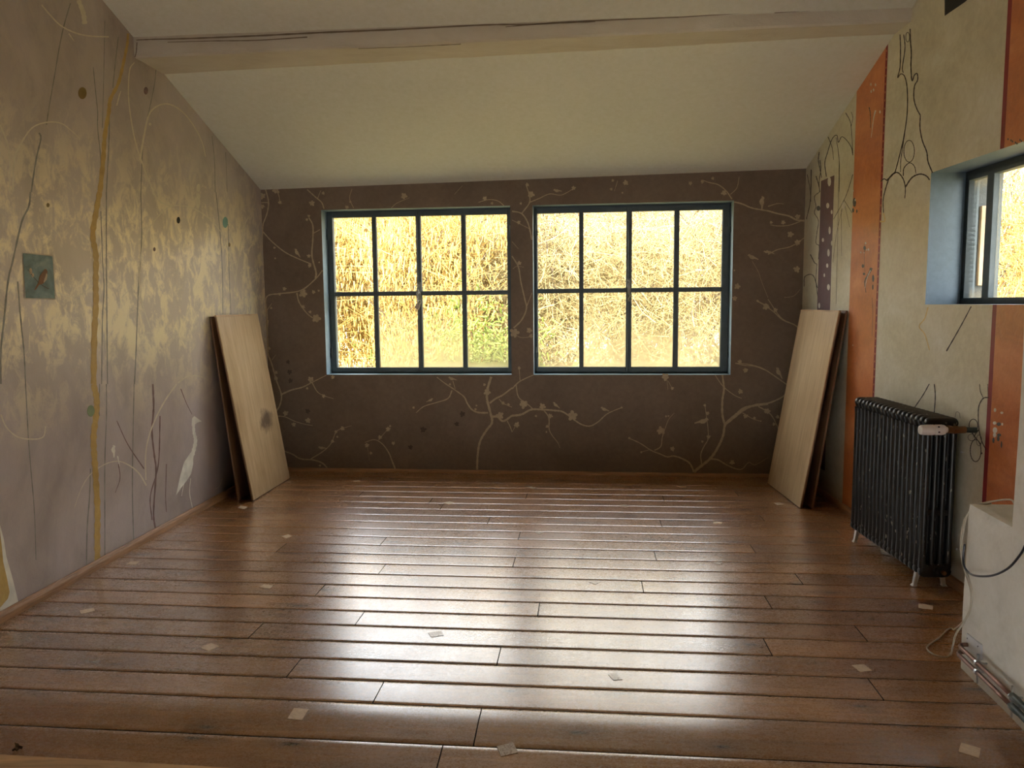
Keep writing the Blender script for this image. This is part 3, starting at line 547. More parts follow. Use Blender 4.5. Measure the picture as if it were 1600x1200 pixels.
for k in range(-26, 26):
    v0, v1 = rowV(k), rowV(k+1)
    rnd = random.Random(k*13+5); js = sorted(rowj.get(k, [rnd.uniform(-2, 1.5)] if k < -3 or k > 20 else []))
    es = [-4.2]+js+[3.6]
    for a, b in zip(es[:-1], es[1:]):
        a += .0022; b -= .0022; ti = rnd.random(); uo = rnd.uniform(0, 60); vo = rnd.uniform(0, 40); crown = rnd.uniform(.0001, .0005); tl = rnd.uniform(-.0004, .0004)
        S = 10; nu = 1
        prof = []
        for i in range(S+1):
            t = (0, .02, .1, .22, .36, .5, .64, .78, .9, .98, 1)[i]; v = v0+.0022+(v1-v0-.0044)*t; h = crown*(1-(2*t-1)**2)-crown+tl*(t-.5)
            if i in (0, S): h -= .0018
            prof.append((v, zf(v)+h))
        for i in range(S):
            (va, za), (vb, zb) = prof[i], prof[i+1]
            A = bu*a+bv*va; B = bu*b+bv*va; C_ = bu*b+bv*vb; D_ = bu*a+bv*vb
            mb.face([(A[0], A[1], za), (B[0], B[1], za), (C_[0], C_[1], zb), (D_[0], D_[1], zb)], 0, [(a+uo, va-v0+vo), (b+uo, va-v0+vo), (b+uo, vb-v0+vo), (a+uo, vb-v0+vo)]); tint.append(ti)
        for e, sgn in ((a, 1), (b, -1)):
            A = bu*e+bv*v0; B = bu*e+bv*v1; mb.face([(A[0], A[1], zf(v0)-.0006), (B[0], B[1], zf(v1)-.0006), (B[0], B[1], zf(v1)-.02), (A[0], A[1], zf(v0)-.02)], 1); tint.append(0)
# sub-floor under the gaps
nn = 40
for i in range(nn):
    va = -2+9.6*i/nn; vb = -2+9.6*(i+1)/nn; A = bu*-4.3+bv*va; B = bu*3.7+bv*va; C_ = bu*3.7+bv*vb; D_ = bu*-4.3+bv*vb; za = zf(va)-.018; zb = zf(vb)-.018
    mb.face([(A[0], A[1], za), (B[0], B[1], za), (C_[0], C_[1], zb), (D_[0], D_[1], zb)], 1); tint.append(0)
fo = mb.build('floor', [M_floor, M_gap], uv=True, smooth=False); tag(fo, kind='structure')
me = fo.data
bm = bmesh.new(); bm.from_mesh(me); lay = bm.faces.layers.float.new('board_tint')
for f, t_ in zip(bm.faces, tint): f[lay] = t_; f.smooth = True
bmesh.ops.remove_doubles(bm, verts=bm.verts, dist=1e-5); bm.to_mesh(me); bm.free()

# ---- skirtings
def skirt(name, A, B, nrm, h=.052, d=.022, mat=M_skirt):
    mb = MB(); A = np.array(A, float); B = np.array(B, float); nrm = np.array(nrm, float); prof = [(0, -.03), (d, -.03), (d, h*.35), (d*.9, h*.62), (d*.6, h*.88), (d*.25, h), (0, h)]
    V = []
    for P in (A, B):
        for (a, z) in prof: q = P+nrm*a; V.append((q[0], q[1], z))
    n = len(prof); F = [(i, i+1, n+i+1, n+i) for i in range(n-1)]+[tuple(range(n))[::-1], tuple(range(n, 2*n))]
    mb.mesh(V, F); tag(mb.build(name, mat, recalc=True), kind='structure')
cL = np.array([-2.205, 7.008, 0]); cR = np.array([2.425, 6.507, 0])
skirt('baseboard_left', (xl(1.2), 1.2, 0), cL, -LN); skirt('baseboard_back', cL, cR, -BN, .03, .014); skirt('baseboard_right', cR, (xr(3.35), 3.35, 0), -RN, .05, .02)

# ---- pale threshold board at the doorway
a = hit(0, 1178, (0, 0, -.012), (0, 0, 1)); b = hit(342, 1198, (0, 0, -.012), (0, 0, 1)); d = (b-a)/np.linalg.norm(b-a); nn_ = np.array([d[1], -d[0], 0])
mb = MB(); A = a-d*1.2; B = a+d*4.6
q = [A, B, B+nn_*.34, A+nn_*.34]; mb.mesh([(x[0], x[1], -.012) for x in q]+[(x[0], x[1], -.12) for x in q], [(0, 1, 2, 3), (7, 6, 5, 4), (0, 4, 5, 1), (1, 5, 6, 2), (2, 6, 7, 3), (3, 7, 4, 0)])
tag(mb.build('trim_2', M_thresh, bevel=.003, recalc=True), kind='structure')

# ------------------------------------------------------------------ windows
def make_window(name, T, O, zb, zt, cols, zbar, foglist, hinge_side, base, handle=True, glassdepth=.03, sill_out=True):
    t = empty(name, base); tag(t, kind='structure')
    w0 = REV; u0, u1 = O
    # outer frame against the masonry
    f = MB(); e = .03
    for (a, b, c, d) in ((u0, u0+e, zb, zt), (u1-e, u1, zb, zt), (u0, u1, zb, zb+e), (u0, u1, zt-e, zt)): f.box((a, w0, c), (b, w0+.06, d), T)
    f.build('window_frame', M_frame, t, bevel=.002)
    x = cols; zb0, z0a, z0b, zt0 = zbar
    half = [(u0+.012, x[3]+.004, [(x[0], x[1]), (x[2], x[3])]), (x[4]-.004, u1-.012, [(x[4], x[5]), (x[6], x[7])])] if len(x) == 8 else None
    k = 0
    for hi, (ua, ub_, panes) in enumerate(half):
        mid = (x[3]+x[4])/2; ua = ua if hi == 0 else mid+.0012; ub_ = mid-.0012 if hi == 0 else ub_
        s = MB(); wa, wb2 = w0-.012, w0+.03
        s.box((ua, wa, zb+.012), (panes[0][0], wb2, zt-.012), T); s.box((panes[-1][1], wa, zb+.012), (ub_, wb2, zt-.012), T)
        s.box((panes[0][0], wa, zb+.012), (panes[-1][1], wb2, zb0), T); s.box((panes[0][0], wa, zt0), (panes[-1][1], wb2, zt-.012), T)
        sash = s.build('casement', M_frame, t, bevel=.003)
        g = MB(); g.box((panes[0][1], wa+.006, zb0), (panes[1][0], wb2, zt0), T); g.box((panes[0][0], wa+.008, z0a), (panes[1][1], wb2, z0b), T)
        g.build('glazing_bars', M_frame, sash, bevel=.003)
        for (pa, pb) in panes:
            for (za, zz) in ((zb0, z0a), (z0b, zt0)):
                gl = MB(); wq = w0+glassdepth-.006; gl.face([T(pa-.004, wq, za-.004), T(pb+.004, wq, za-.004), T(pb+.004, wq, zz+.004), T(pa-.004, wq, zz+.004)], 0, [(0, 0), (1, 0), (1, 1), (0, 1)])
                gl.build('glass_pane', foglist[k], sash, uv=True); k += 1
        uh = ua if hi == 0 else ub_
        for zh in (zb+.19, zt-.2):
            h = MB(); c = T(uh, wa-.010, zh); h.tube([T(uh, wa-.008, zh-.045), T(uh, wa-.008, zh+.045)], .009, 10); h.box((uh-.022, wa-.012, zh-.05), (uh+.022, wa-.004, zh-.003), T)
            h.build('hinge', M_frame, sash, smooth=False)
    if handle:
        mid = (x[3]+x[4])/2; zm = (z0a+z0b)/2; h = MB()
        h.box((mid-.014, w0-.024, zm-.10), (mid+.014, w0-.012, zm+.10), T)
        h.tube([T(mid-.012, w0-.045, zm+.09), T(mid+.006, w0-.050, zm+.07), T(mid-.008, w0-.055, zm+.045), T(mid, w0-.058, zm+.015), T(mid-.002, w0-.055, zm-.02), T(mid+.010, w0-.05, zm-.05), T(mid-.006, w0-.045, zm-.08), T(mid+.004, w0-.042, zm-.095)], [.005, .006, .006, .011, .010, .006, .006, .005], 8)
        h.tube([T(mid, w0-.02, zm), T(mid, w0-.058, zm)], .012, 10)
        h.build('window_catch', M_zinc if False else simple('worn_iron_catch', (.22, .22, .20), .3, .7), t, smooth=True)
        rod = MB(); rod.tube([T(mid-.004, w0-.02, zb+.02), T(mid-.004, w0-.02, zt-.02)], .0055, 8); rod.build('bolt_rod', M_frame, t)
    return t
GD = REV+.02
c1 = [wu(q, 455, GD) for q in (524.5, 584.5, 591.3, 652.8, 660, 722.5, 729.5, 793.7)]
c2 = [wu(q, 455, GD) for q in (840, 905, 911.7, 978, 986.7, 1052, 1060, 1126.2)]
zz1 = [wz(660, 573.7, GD), wz(660, 461.7, GD), wz(660, 455, GD), wz(660, 338, GD)]
zz2 = [wz(985, 573, GD), wz(985, 457, GD), wz(985, 450, GD), wz(985, 331, GD)]
c1[7] = min(c1[7], O1[1]-.02); c2[0] = max(c2[0], O2[0]+.02)
make_window('window_1', Tb, O1, ZB, ZT, c1, zz1, [G_clear, G_clear, G_fog, G_clear, G_fog, G_clear, G_some, G_clear], 0, Tb(sum(O1)/2, REV, ZB))
make_window('window_2', Tb, O2, ZB, ZT, c2, zz2, [G_some, G_clear, G_fog, G_clear, G_fog, G_clear, G_fog, G_clear], 0, Tb(sum(O2)/2, REV, ZB))
# light painted sills
# side window in the right wall
def Trr(u, w, z): return Tr(W3Y1-u, w, z)
RV3 = .19
def w3u(px, py): return W3Y1-float(hit(px, py, np.array([2.1499, 0, 0])+RN*(RV3+.03), RN)[1])
def w3z(px, py): return float(hit(px, py, np.array([2.1499, 0, 0])+RN*(RV3+.03), RN)[2])
t3 = empty('window_3', Trr(1.05, RV3, W3B)); tag(t3, kind='structure')
f = MB(); e = .035
for (a, b, c, d) in ((0, e, W3B, W3T), (2.1-e, 2.1, W3B, W3T), (0, 2.1, W3B, W3B+e*.8), (0, 2.1, W3T-e, W3T)): f.box((a, RV3, c), (b, RV3+.06, d), Trr)
us = [w3u(1499, 300), w3u(1549, 300), w3u(1559.5, 300)]; zb3 = W3B+.035; zt3 = W3T-.05
pw = us[1]-us[0]; gap = us[2]-us[1]
edges = [(us[0]+i*(pw+gap), us[0]+i*(pw+gap)+pw) for i in range(8) if us[0]+i*(pw+gap)+pw < 2.08]
f.box((e, RV3, W3B), (us[0], RV3+.05, W3T), Trr)
for i in range(len(edges)): f.box((edges[i][1], RV3, W3B), (edges[i+1][0] if i+1 < len(edges) else 2.09, RV3+.05, W3T), Trr)
f.box((0, RV3, W3B), (2.09, RV3+.05, zb3), Trr); f.box((0, RV3, zt3), (2.09, RV3+.05, W3T), Trr)
f.build('window_frame', M_frame, t3, bevel=.003)
for (a, b) in edges:
    g = MB(); wq = RV3+.03; g.face([Trr(a-.004, wq, zb3-.004), Trr(b+.004, wq, zb3-.004), Trr(b+.004, wq, zt3+.004), Trr(a-.004, wq, zt3+.004)], 0, [(0, 0), (1, 0), (1, 1), (0, 1)]); g.build('glass_pane', G_clear, t3, uv=True)
# padlock on the catch of window_1
mid = (c1[3]+c1[4])/2; zp = wz(655, 479, REV-.06)
pl = empty('padlock', Tb(mid-.006, REV-.06, zp-.04)); tag(pl, 'small pale padlock hanging crooked from the catch of the left casement window', 'padlock')
mb = MB(); ca, sa = math.cos(R(-25)), math.sin(R(-25))
Tp = lambda a, w, z: Tb(mid-.008+a*ca-z*sa, REV-.062+w, zp+a*sa+z*ca)
mb.box((-.020, -.007, -.024), (.020, .007, .020), Tp); mb.build('lock_body', simple('worn_nickel', (.45, .36, .30), .35, .6), pl, bevel=.003)
mb = MB(); mb.tube([Tp(-.012, 0, .018), Tp(-.013, 0, .045), Tp(-.006, 0, .060), Tp(.006, 0, .060), Tp(.013, 0, .045), Tp(.012, 0, .018)], .0032, 8); mb.build('shackle', M_zinc, pl, smooth=True)
mb = MB()
for k in range(4):
    zc_ = zp+.062+k*.017; mb.tube([Tb(mid-.006+.007*math.cos(a)*(1 if k % 2 else .4), REV-.066+.005*math.cos(a)*(0 if k % 2 else 1), zc_+.011*math.sin(a)) for a in [2*math.pi*i/10 for i in range(11)]], .0022, 6, caps=False)
mb.build('chain', M_zinc, pl, smooth=True)

# ------------------------------------------------------------------ picture on the left wall
L2 = lambda x, y, o: lw(x/4, 300+y/4, o)
pc = [L2(145, 383, .004), L2(328, 402, .004), L2(343, 665, .004), L2(160, 662, .004)]
pic = empty('bird_picture', (pc[3]+pc[2])/2); tag(pic, 'small teal picture of a brown bird on a branch on the left wall', 'picture')
t = Mt('teal_picture_ground'); n_ = t.noise(t.coord(), 9, 6, .6, .6)
M_pic = t.set(t.ramp(n_, [(.32, (.055, .11, .115)), (.5, (.11, .20, .21)), (.72, (.24, .33, .30))]), .45, 0, .5, n_, .2, .003)
mb = MB(); bk4 = [L2(145, 383, .0005), L2(328, 402, .0005), L2(343, 665, .0005), L2(160, 662, .0005)]
mb.mesh([*pc, *bk4], [(0, 1, 2, 3), (7, 6, 5, 4), (0, 4, 5, 1), (1, 5, 6, 2), (2, 6, 7, 3), (3, 7, 4, 0)]); 
pp = Paint(mb, lw, 1); pp.org(0, 300, 4)
pp.line("175,485 205,525 240,565 275,590 305,605", 3, 4, 1, .0045)
pp.spot(192, 495, 9, 20, 2, .0045); pp.spot(205, 520, 8, 14, 2, .0045)
pp.poly("275,487 290,483 297,497 295,520 290,550 268,575 245,580 225,610 213,615 225,590 240,565 245,530 262,505", 0, .005)
pp.poly("290,505 297,520 292,548 275,568 272,560 283,530", 2, .0055); pp.spot(284, 489, 9, 8, 0, .0052)
mb.build('canvas', [M_pic, simple('bird_brown_paint', (.20, .10, .045), .6), simple('dark_twig_paint', (.05, .04, .035), .6), simple('cream_dab_paint', (.45, .36, .24), .6)], pic)
mb = MB(); bq = [L2(140, 377, .0022), L2(333, 396, .0022), L2(349, 672, .0022), L2(154, 668, .0022)]; bo = [L2(140, 377, .0002), L2(333, 396, .0002), L2(349, 672, .0002), L2(154, 668, .0002)]
mb.mesh([*bq, *bo], [(0, 1, 2, 3), (7, 6, 5, 4), (0, 4, 5, 1), (1, 5, 6, 2), (2, 6, 7, 3), (3, 7, 4, 0)]); mb.build('paper_border', simple('torn_paper', (.48, .43, .33), .8), pic)

# ------------------------------------------------------------------ boards leaning on the side walls
def RIGHTSIDE(A): return A[0] > 0
def lean(name, A, B, tz, TX, thick, mats, label, group, lip=True, flip=-1):
    if RIGHTSIDE(A): A, B = B, A
    """A, B floor corners of the face that looks into the room; TX is the horizontal lean vector of the top edge."""
    A = np.array(A, float); B = np.array(B, float); U = (B-A); wdt = np.linalg.norm(U); U /= wdt; up = np.array([TX[0], TX[1], tz]); Ln = np.linalg.norm(up); up /= Ln
    up = up-U*(up@U); up /= np.linalg.norm(up); Nn = np.cross(U, up)*flip       # pointing towards the wall
    th = math.asin(abs(Nn[2]))
    z0 = thick*abs(Nn[2]) if Nn[2] < 0 else 0
    t = empty(name, A+np.array([0, 0, z0])); M4 = Matrix(((U[0], Nn[0], up[0], 0), (U[1], Nn[1], up[1], 0), (U[2], Nn[2], up[2], 0), (0, 0, 0, 1)))
    t.rotation_euler = M4.to_euler(); tag(t, label, 'board', group)
    def add(nm, c0, c1, mt, bev=.0015):
        mb = MB(); mb.box(c0, c1)
        o = mb.build(nm, mt, None, bevel=bev, recalc=True); o.parent = t; return o
    add('face_panel', (0, 0, .004), (wdt, thick*.45, Ln-.012 if lip else Ln), mats[0]); add('back_panel', (.002, thick*.45+.0004, .004), (wdt-.002, thick, Ln-.012 if lip else Ln), mats[1])
    if lip: add('edge_lipping', (0, 0, Ln-.0118), (wdt, thick, Ln), mats[2], .001)
    add('bottom_edge', (0, 0, 0), (wdt, thick, .0038), M_plye, 0)
    return t
TH = .018
A = fl(396.6, 783); B = fl(453.4, 748)
top = lw(329.5, 494, .06)
lean('leaning_board', A, B, float(top[2]), (top-A)[:2]+LN[:2]*.0, TH, [M_plys, M_plyd, M_lip], 'pale plywood board with a dark stain, front one leaning on the left wall', 'plywood boards leaning on the side walls', True)
A2 = fl(373, 783)+np.array([.0, .0, 0]); B2 = A2+(B-A)
top2 = lw(328.3, 495, .02)
lean('leaning_board', A2, B2, float(top2[2]), (top2-A2)[:2], .012, [M_plyd, M_plyd, M_plye], 'brown board half hidden behind the stained plywood board on the left wall', 'plywood boards leaning on the side walls', False)
A = fl(1249.5, 795); B = fl(1199, 756); top = rw(1321.5, 487, .07)
lean('leaning_board', A, B, float(top[2]), (top-A)[:2], TH, [M_ply, M_plyd, M_lip], 'clean pale plywood board, front one leaning beside the black radiator', 'plywood boards leaning on the side walls', True)
A2 = fl(1268, 795); B2 = A2+(B-A); top2 = rw(1326.5, 486, .02)
lean('leaning_board', A2, B2, float(top2[2]), (top2-A2)[:2], .014, [M_plyd, M_plyd, M_plye], 'brown board half hidden behind the clean plywood board on the right wall', 'plywood boards leaning on the side walls', False)

# ------------------------------------------------------------------ radiator
RA = fl(1335, 845); RB = fl(1430, 915)                     # feet on the room side
rd = (RA-RB); rl = np.linalg.norm(rd); rd /= rl            # along the radiator, away from the camera
rx_ = np.array([rd[1], -rd[0], 0])                         # towards the wall
NS = 18; PIT = .0505; DEP = .165; ZB0 = .065; ZT0 = .905
o0 = RB-rd*(.5*PIT+PIT*.9)-rx_*.012
rad = empty('radiator', o0+rx_*DEP/2+rd*NS*PIT/2); tag(rad, 'black cast iron column radiator on white feet by the right wall', 'radiator')
def TR(a, d, z): q = o0+rd*a+rx_*d; return (q[0], q[1], z)
def section():
    mb = MB(); cols = [(.018, .016), (.061, .013), (.104, .013), (.147, .016)]
    for (d, r) in cols:
        n = 12; rings = []
        for (z, k) in ((ZB0+.05, 1.15), (ZB0+.11, 1), (ZT0-.11, 1), (ZT0-.06, 1.15)):
            rings.append([(PIT/2+.0195*k*math.cos(2*math.pi*i/n), d+r*k*math.sin(2*math.pi*i/n), z) for i in range(n)])
        V = [TR(*q) for g in rings for q in g]; mb.mesh(V, [(j*n+i, j*n+(i+1) % n, (j+1)*n+(i+1) % n, (j+1)*n+i) for j in range(3) for i in range(n)])
    def header(zlo, zhi, top):
        # rounded outline in depth/height, bulged along the radiator
        out = []; rr = .03
        zc0 = zhi-rr if top else zlo+rr; s = 1 if top else -1
        for a in range(0, 91, 15): out.append((rr-rr*math.cos(R(a)), zc0+s*rr*math.sin(R(a))))
        for a in range(90, -1, -15): out.append((DEP-rr+rr*math.cos(R(a)), zc0+s*rr*math.sin(R(a))))
        ze = zlo if top else zhi
        for d in (.147, .125, .104, .0825, .061, .04, .018): out.append((d, ze+(s*.018 if d in (.125, .0825, .04) else 0)))
        n = len(out); cx = DEP/2; cz = (zlo+zhi)/2; V = []
        for (a, k) in ((.0045, .72), (.007, .90), (.015, 1), (PIT-.015, 1), (PIT-.007, .90), (PIT-.0045, .72)):
            for (d, z) in out: V.append(TR(a, cx+(d-cx)*(.5+.5*k), cz+(z-cz)*k))
        F = [(j*n+i, j*n+(i+1) % n, (j+1)*n+(i+1) % n, (j+1)*n+i) for j in range(5) for i in range(n)]+[tuple(range(n))[::-1], tuple(range(5*n, 6*n))]
        mb.mesh(V, F)
    header(ZT0-.085, ZT0, True); header(ZB0, ZB0+.085, False)
    return mb
s0 = section().build('radiator_section', M_iron, rad, smooth=True, recalc=True)
em = s0.modifiers.new('edge', 'EDGE_SPLIT'); em.split_angle = R(50)
for k in range(1, NS):
    c = s0.copy(); COL.objects.link(c); c.parent = rad; c.matrix_parent_inverse = s0.matrix_parent_inverse.copy(); c.location = Vector(tuple(float(q) for q in rd*PIT*k))
for z_ in (ZT0-.037, ZB0+.037): mb = MB(); mb.tube([TR(.0, DEP/2, z_), TR(NS*PIT, DEP/2, z_)], .02, 12); mb.build('connecting_tube', M_iron, rad, smooth=True)
for aa in (1.4*PIT, (NS-1.6)*PIT):
    for dd, sg in ((.02, -1), (DEP-.02, 1)):
        mb = MB(); q = [(-.014, -.012, ZB0+.012), (.014, -.012, ZB0+.012), (.014, .012, ZB0+.012), (-.014, .012, ZB0+.012)]; r_ = [(-.010, -.010, .012), (.010, -.010, .012), (.010, .010, .012), (-.010, .010, .012)]; e_ = [(-.016, -.014, 0), (.016, -.014, 0), (.016, .014, 0), (-.016, .014, 0)]
        V = [TR(aa+a, dd+b, z) for a, b, z in q]+[TR(aa+a, dd+sg*.012+b, z) for a, b, z in r_]+[TR(aa+a, dd+sg*.016+b, z) for a, b, z in e_]
        F = [(0, 1, 2, 3), (11, 10, 9, 8)]+[(j*4+i, j*4+(i+1) % 4, (j+1)*4+(i+1) % 4, (j+1)*4+i) for j in range(2) for i in range(4)]
        mb.mesh(V, F); tag(mb.build('foot', M_white, rad, bevel=.003, recalc=True), 'white painted foot')
mb = MB(); zv = ZB0+.04; mb.tube([TR(-.002, DEP*.62, zv), TR(-.016, DEP*.62, zv)], .030, 18); mb.tube([TR(-.016, DEP*.62, zv), TR(-.024, DEP*.62, zv)], .022, 6); plug = mb.build('end_plug', M_iron, rad)
mb = MB(); mb.tube([TR(-.024, DEP*.62, zv), TR(-.040, DEP*.62, zv)], .011, 12); tag(mb.build('drain_stub', M_brass, plug, smooth=False), 'brass stub')
mb = MB(); mb.box((PIT/2-.010, .020, .392), (PIT/2+.008, .147, .424), TR); mb.build('bridge_lug', M_iron, rad, bevel=.004)
# valve
zv = .853; av = -.052
mb = MB(); mb.tube([TR(0, DEP*.62, zv-.0), TR(av, DEP*.62, zv)], .017, 14); mb.tube([TR(av, DEP*.45, zv), TR(av, DEP*.98, zv)], .018, 14); mb.tube([TR(av, DEP*.60, zv), TR(av, DEP*.74, zv)], .022, 6); valve = mb.build('valve_body', M_brass, rad)
mb = MB()
def tr_(d0, r): return (TR(av, d0, zv), r)
prof = [(-.062, .012), (-.061, .022), (-.055, .0245), (-.02, .0265), (.004, .0265), (.008, .023), (.012, .023), (.015, .0265), (.045, .0265), (.058, .024), (.068, .016), (.074, .014)]
mb.tube([TR(av, d, zv) for d, r in prof], [r for d, r in prof], 24)
head = tag(mb.build('thermostat_head', M_plastic, rad, smooth=True), 'off white thermostat head')
for k in range(6):
    a = k*math.pi/3+.3; mb = MB(); c = np.array(TR(av, .0215, zv)); off = np.array([*(rd*math.cos(a)*.0262)[:2], math.sin(a)*.0262]); P = c+off
    mb.tube([P-rx_*.004, P+rx_*.004], .0035, 6); mb.build('scale_mark', M_black, head)
mb = MB(); mb.tube([TR(av, DEP*.95, zv), TR(av-.01, DEP+.02, zv), TR(av-.015, DEP+.075, zv+.0)], .0145, 12); tag(mb.build('supply_pipe', M_green_s, rad, smooth=True), 'dark green painted supply pipe')
# wall pins beside the radiator
for (x, y, lb) in ((1507, 706.5, 'small white headed pin in the right wall level with the middle of the radiator'), (1499, 858, 'small white headed pin in the right wall low down behind the radiator')):
    P = rw(x, y, .0); mb = MB(); mb.tube([P-RN*.0, P-RN*.012], .0022, 8); mb.tube([P-RN*.011, P-RN*.013, P-RN*.017, P-RN*.019], [.003, .0055, .0055, .003], 10)
    tag(mb.build('wall_pin', M_white, smooth=True), lb, 'pin', 'white headed wall pins')

# ------------------------------------------------------------------ whitewashed pier with a ledge at the right
PC = fl(1501, 1043); PE = fl(1597, 1139); pd = (PE-PC)/np.linalg.norm(PE-PC); pn = np.array([-pd[1], pd[0], 0]); pn = pn if pn[0] < 0 else -pn   # pn looks into the room
def pf(px, py, off=0): return hit(px, py, PC+pn*off, pn)
ledge = float(pf(1512, 786)[2]); s1 = float((pf(1583.5, 800)-PC)@pd)
def TPi(s, d, z): q = PC+pd*s-pn*d; return (q[0], q[1], z)
mb = MB(); SE = 1.9
wl_d = lambda s: (xr((PC+pd*s)[1])-(PC+pd*s)[0])*1.0/abs(pn[0])
def prism(s0, s1_, z0, z1_, nz=8, ns=3, bulge=.006):
    nzs = [z0+(z1_-z0)*k/nz for k in range(nz+1)]; nss = [s0+(s1_-s0)*k/ns for k in range(ns+1)]
    w = lambda s, z: bulge*mnoise.noise((s*3.1, z*2.3, 1.7))
    for i in range(ns):
        for j in range(nz):
            q = [(nss[i], nzs[j]), (nss[i+1], nzs[j]), (nss[i+1], nzs[j+1]), (nss[i], nzs[j+1])]; mb.face([TPi(a, w(a, b), b) for a, b in q])
        a, b = nss[i], nss[i+1]; mb.face([TPi(a, w(a, z1_), z1_), TPi(b, w(b, z1_), z1_), TPi(b, wl_d(b)+.02, z1_), TPi(a, wl_d(a)+.02, z1_)])
    for j in range(nz):
        for s_ in (s0, s1_): mb.face([TPi(s_, w(s_, nzs[j]), nzs[j]), TPi(s_, w(s_, nzs[j+1]), nzs[j+1]), TPi(s_, wl_d(s_)+.02, nzs[j+1]), TPi(s_, wl_d(s_)+.02, nzs[j])])
prism(0, s1, -.05, ledge); prism(s1, SE, -.05, W3B-.005, 10, 8)
tag(mb.build('wall_pier', M_pier), kind='structure')

# box (plug adaptor) on the ledge
P = pf(1583.5, 800); la = s1-.035; ld = .10
dd0 = .07
adp = empty('plug_adaptor', TPi(s1-.04, dd0+.03, ledge)); tag(adp, 'grey white plug adaptor standing on the whitewashed ledge', 'adaptor')
mb = MB(); mb.box((s1-.050, dd0, ledge), (s1-.002, dd0+.06, ledge+.068), TPi); mb.build('housing', simple('grey_plastic', (.46, .44, .39), .5), adp, bevel=.008)
mb = MB(); mb.box((s1-.062, dd0+.018, ledge+.02), (s1-.050, dd0+.042, ledge+.044), TPi); mb.build('cable_gland', M_bcable, adp, bevel=.002)
# cream cable
def cat(pts, n=8): return [(float(q[0]), float(q[1]), max(float(q[2]), .0045)) if q[1] > 3 else tuple(float(c) for c in q) for q in crom(pts, n)]
G = np.array(TPi(s1-.062, dd0+.03, ledge+.032))
on = lambda x, y, o=.02: pf(x, y, o)
pts = [G, np.array(TPi(s1-.12, dd0+.0, ledge+.05)), np.array(TPi(.10, .10, ledge+.045)), np.array(TPi(.02, .055, ledge+.012)), np.array(TPi(-.018, .02, ledge-.02)), on(1507, 820, .012), on(1503, 850, .02), on(1506, 880, .025), on(1514, 905, .03), on(1519, 925, .03), on(1517, 948, .035), on(1508, 968, .06)]
fpts = [(1490, 984), (1466, 998), (1450, 1009), (1450, 1016), (1462, 1024), (1480, 1026.5), (1486, 1023)]
F2 = [fl(x, y, .004)+np.array([0, 0, 0]) for x, y in fpts]
mid_ = on(1508, 968, .06); 
up1 = [on(1489, 1008, .12), on(1494, 990, .07), on(1506, 972, .045), on(1516, 950, .03), on(1517, 925, .028), on(1510, 900, .025), on(1503, 875, .02), on(1501, 850, .014), on(1506, 815, .008), np.array(TPi(-.014, .03, ledge-.015)), np.array(TPi(.03, .07, ledge+.01))]
F2[-1] = F2[-1]
mb = MB(); mb.tube(cat(pts+F2+up1, 6), .0036, 8); tag(mb.build('cream_cable', M_cable, smooth=True), 'cream cable draped over the ledge and looping onto the floor', 'cable')
mb = MB(); mb.tube(cat([on(1507, 850, .03), on(1505, 873, .034), on(1507, 886, .036), on(1517, 897, .036), on(1535, 900.5, .034), on(1555, 898, .03), on(1575, 888, .026), on(1590, 872, .022), on(1602, 852, .018), on(1625, 790, .012), on(1650, 700, .01)], 6), .0042, 8)
tag(mb.build('black_cable', M_bcable, smooth=True), 'black cable hanging in a curve across the whitewashed pier', 'cable')
# access plate
q = [pf(1510, 989, .008), pf(1532, 1007, .008), pf(1531.5, 1031, .008), pf(1508.5, 1014, .008)]; q2 = [x+pn*-.012 for x in q]
pl_ = empty('access_plate', q2[3]); tag(pl_, 'white access plate on the pier above the copper pipes', 'plate')
mb = MB(); mb.mesh([*q, *q2], [(0, 1, 2, 3), (7, 6, 5, 4), (0, 4, 5, 1), (1, 5, 6, 2), (2, 6, 7, 3), (3, 7, 4, 0)]); mb.build('cover', M_white, pl_, bevel=.002, recalc=True)
for x, y in ((1511.5, 997.5), (1528, 1010)):
    P = pf(x, y, .008); mb = MB(); mb.tube([P-pn*.002, P+pn*.0012], .003, 8); mb.build('screw', M_iron, pl_)
# copper pipes
for (a, b, lab, en) in (((1500, 1008), (1581, 1089.5), 'upper copper pipe clipped along the foot of the pier', .03), ((1497, 1020), (1580, 1104.5), 'lower copper pipe clipped along the foot of the pier', .0)):
    A = pf(*a, .045); B = pf(*b, .045); d_ = (B-A); d_[2] = 0; ln = np.linalg.norm(d_); d_ /= ln; zz = (A[2]+B[2])/2; zz = float(zz)
    A = np.array([A[0], A[1], zz]); E = A+d_*ln
    t = empty('copper_pipe', A); tag(t, lab, 'pipe', 'copper pipes')
    mb = MB(); bend = [A-pn*.07-d_*.02, A-pn*.045-d_*.02, A-pn*.02-d_*.018, A-pn*.006-d_*.008, A+d_*.01, A+d_*.05]
    mb.tube(cat(bend+[E], 5), .0085, 12); mb.build('bare_tube', M_copper, t, smooth=True)
    mb = MB(); pts_ = [E+d_*(k*.03) for k in range(24)]; mb.tube(pts_, [.0125+.0015*math.sin(k*2.1) for k in range(24)], 12); tag(mb.build('lagged_length', M_green_s, t, smooth=True), 'dark green painted length')
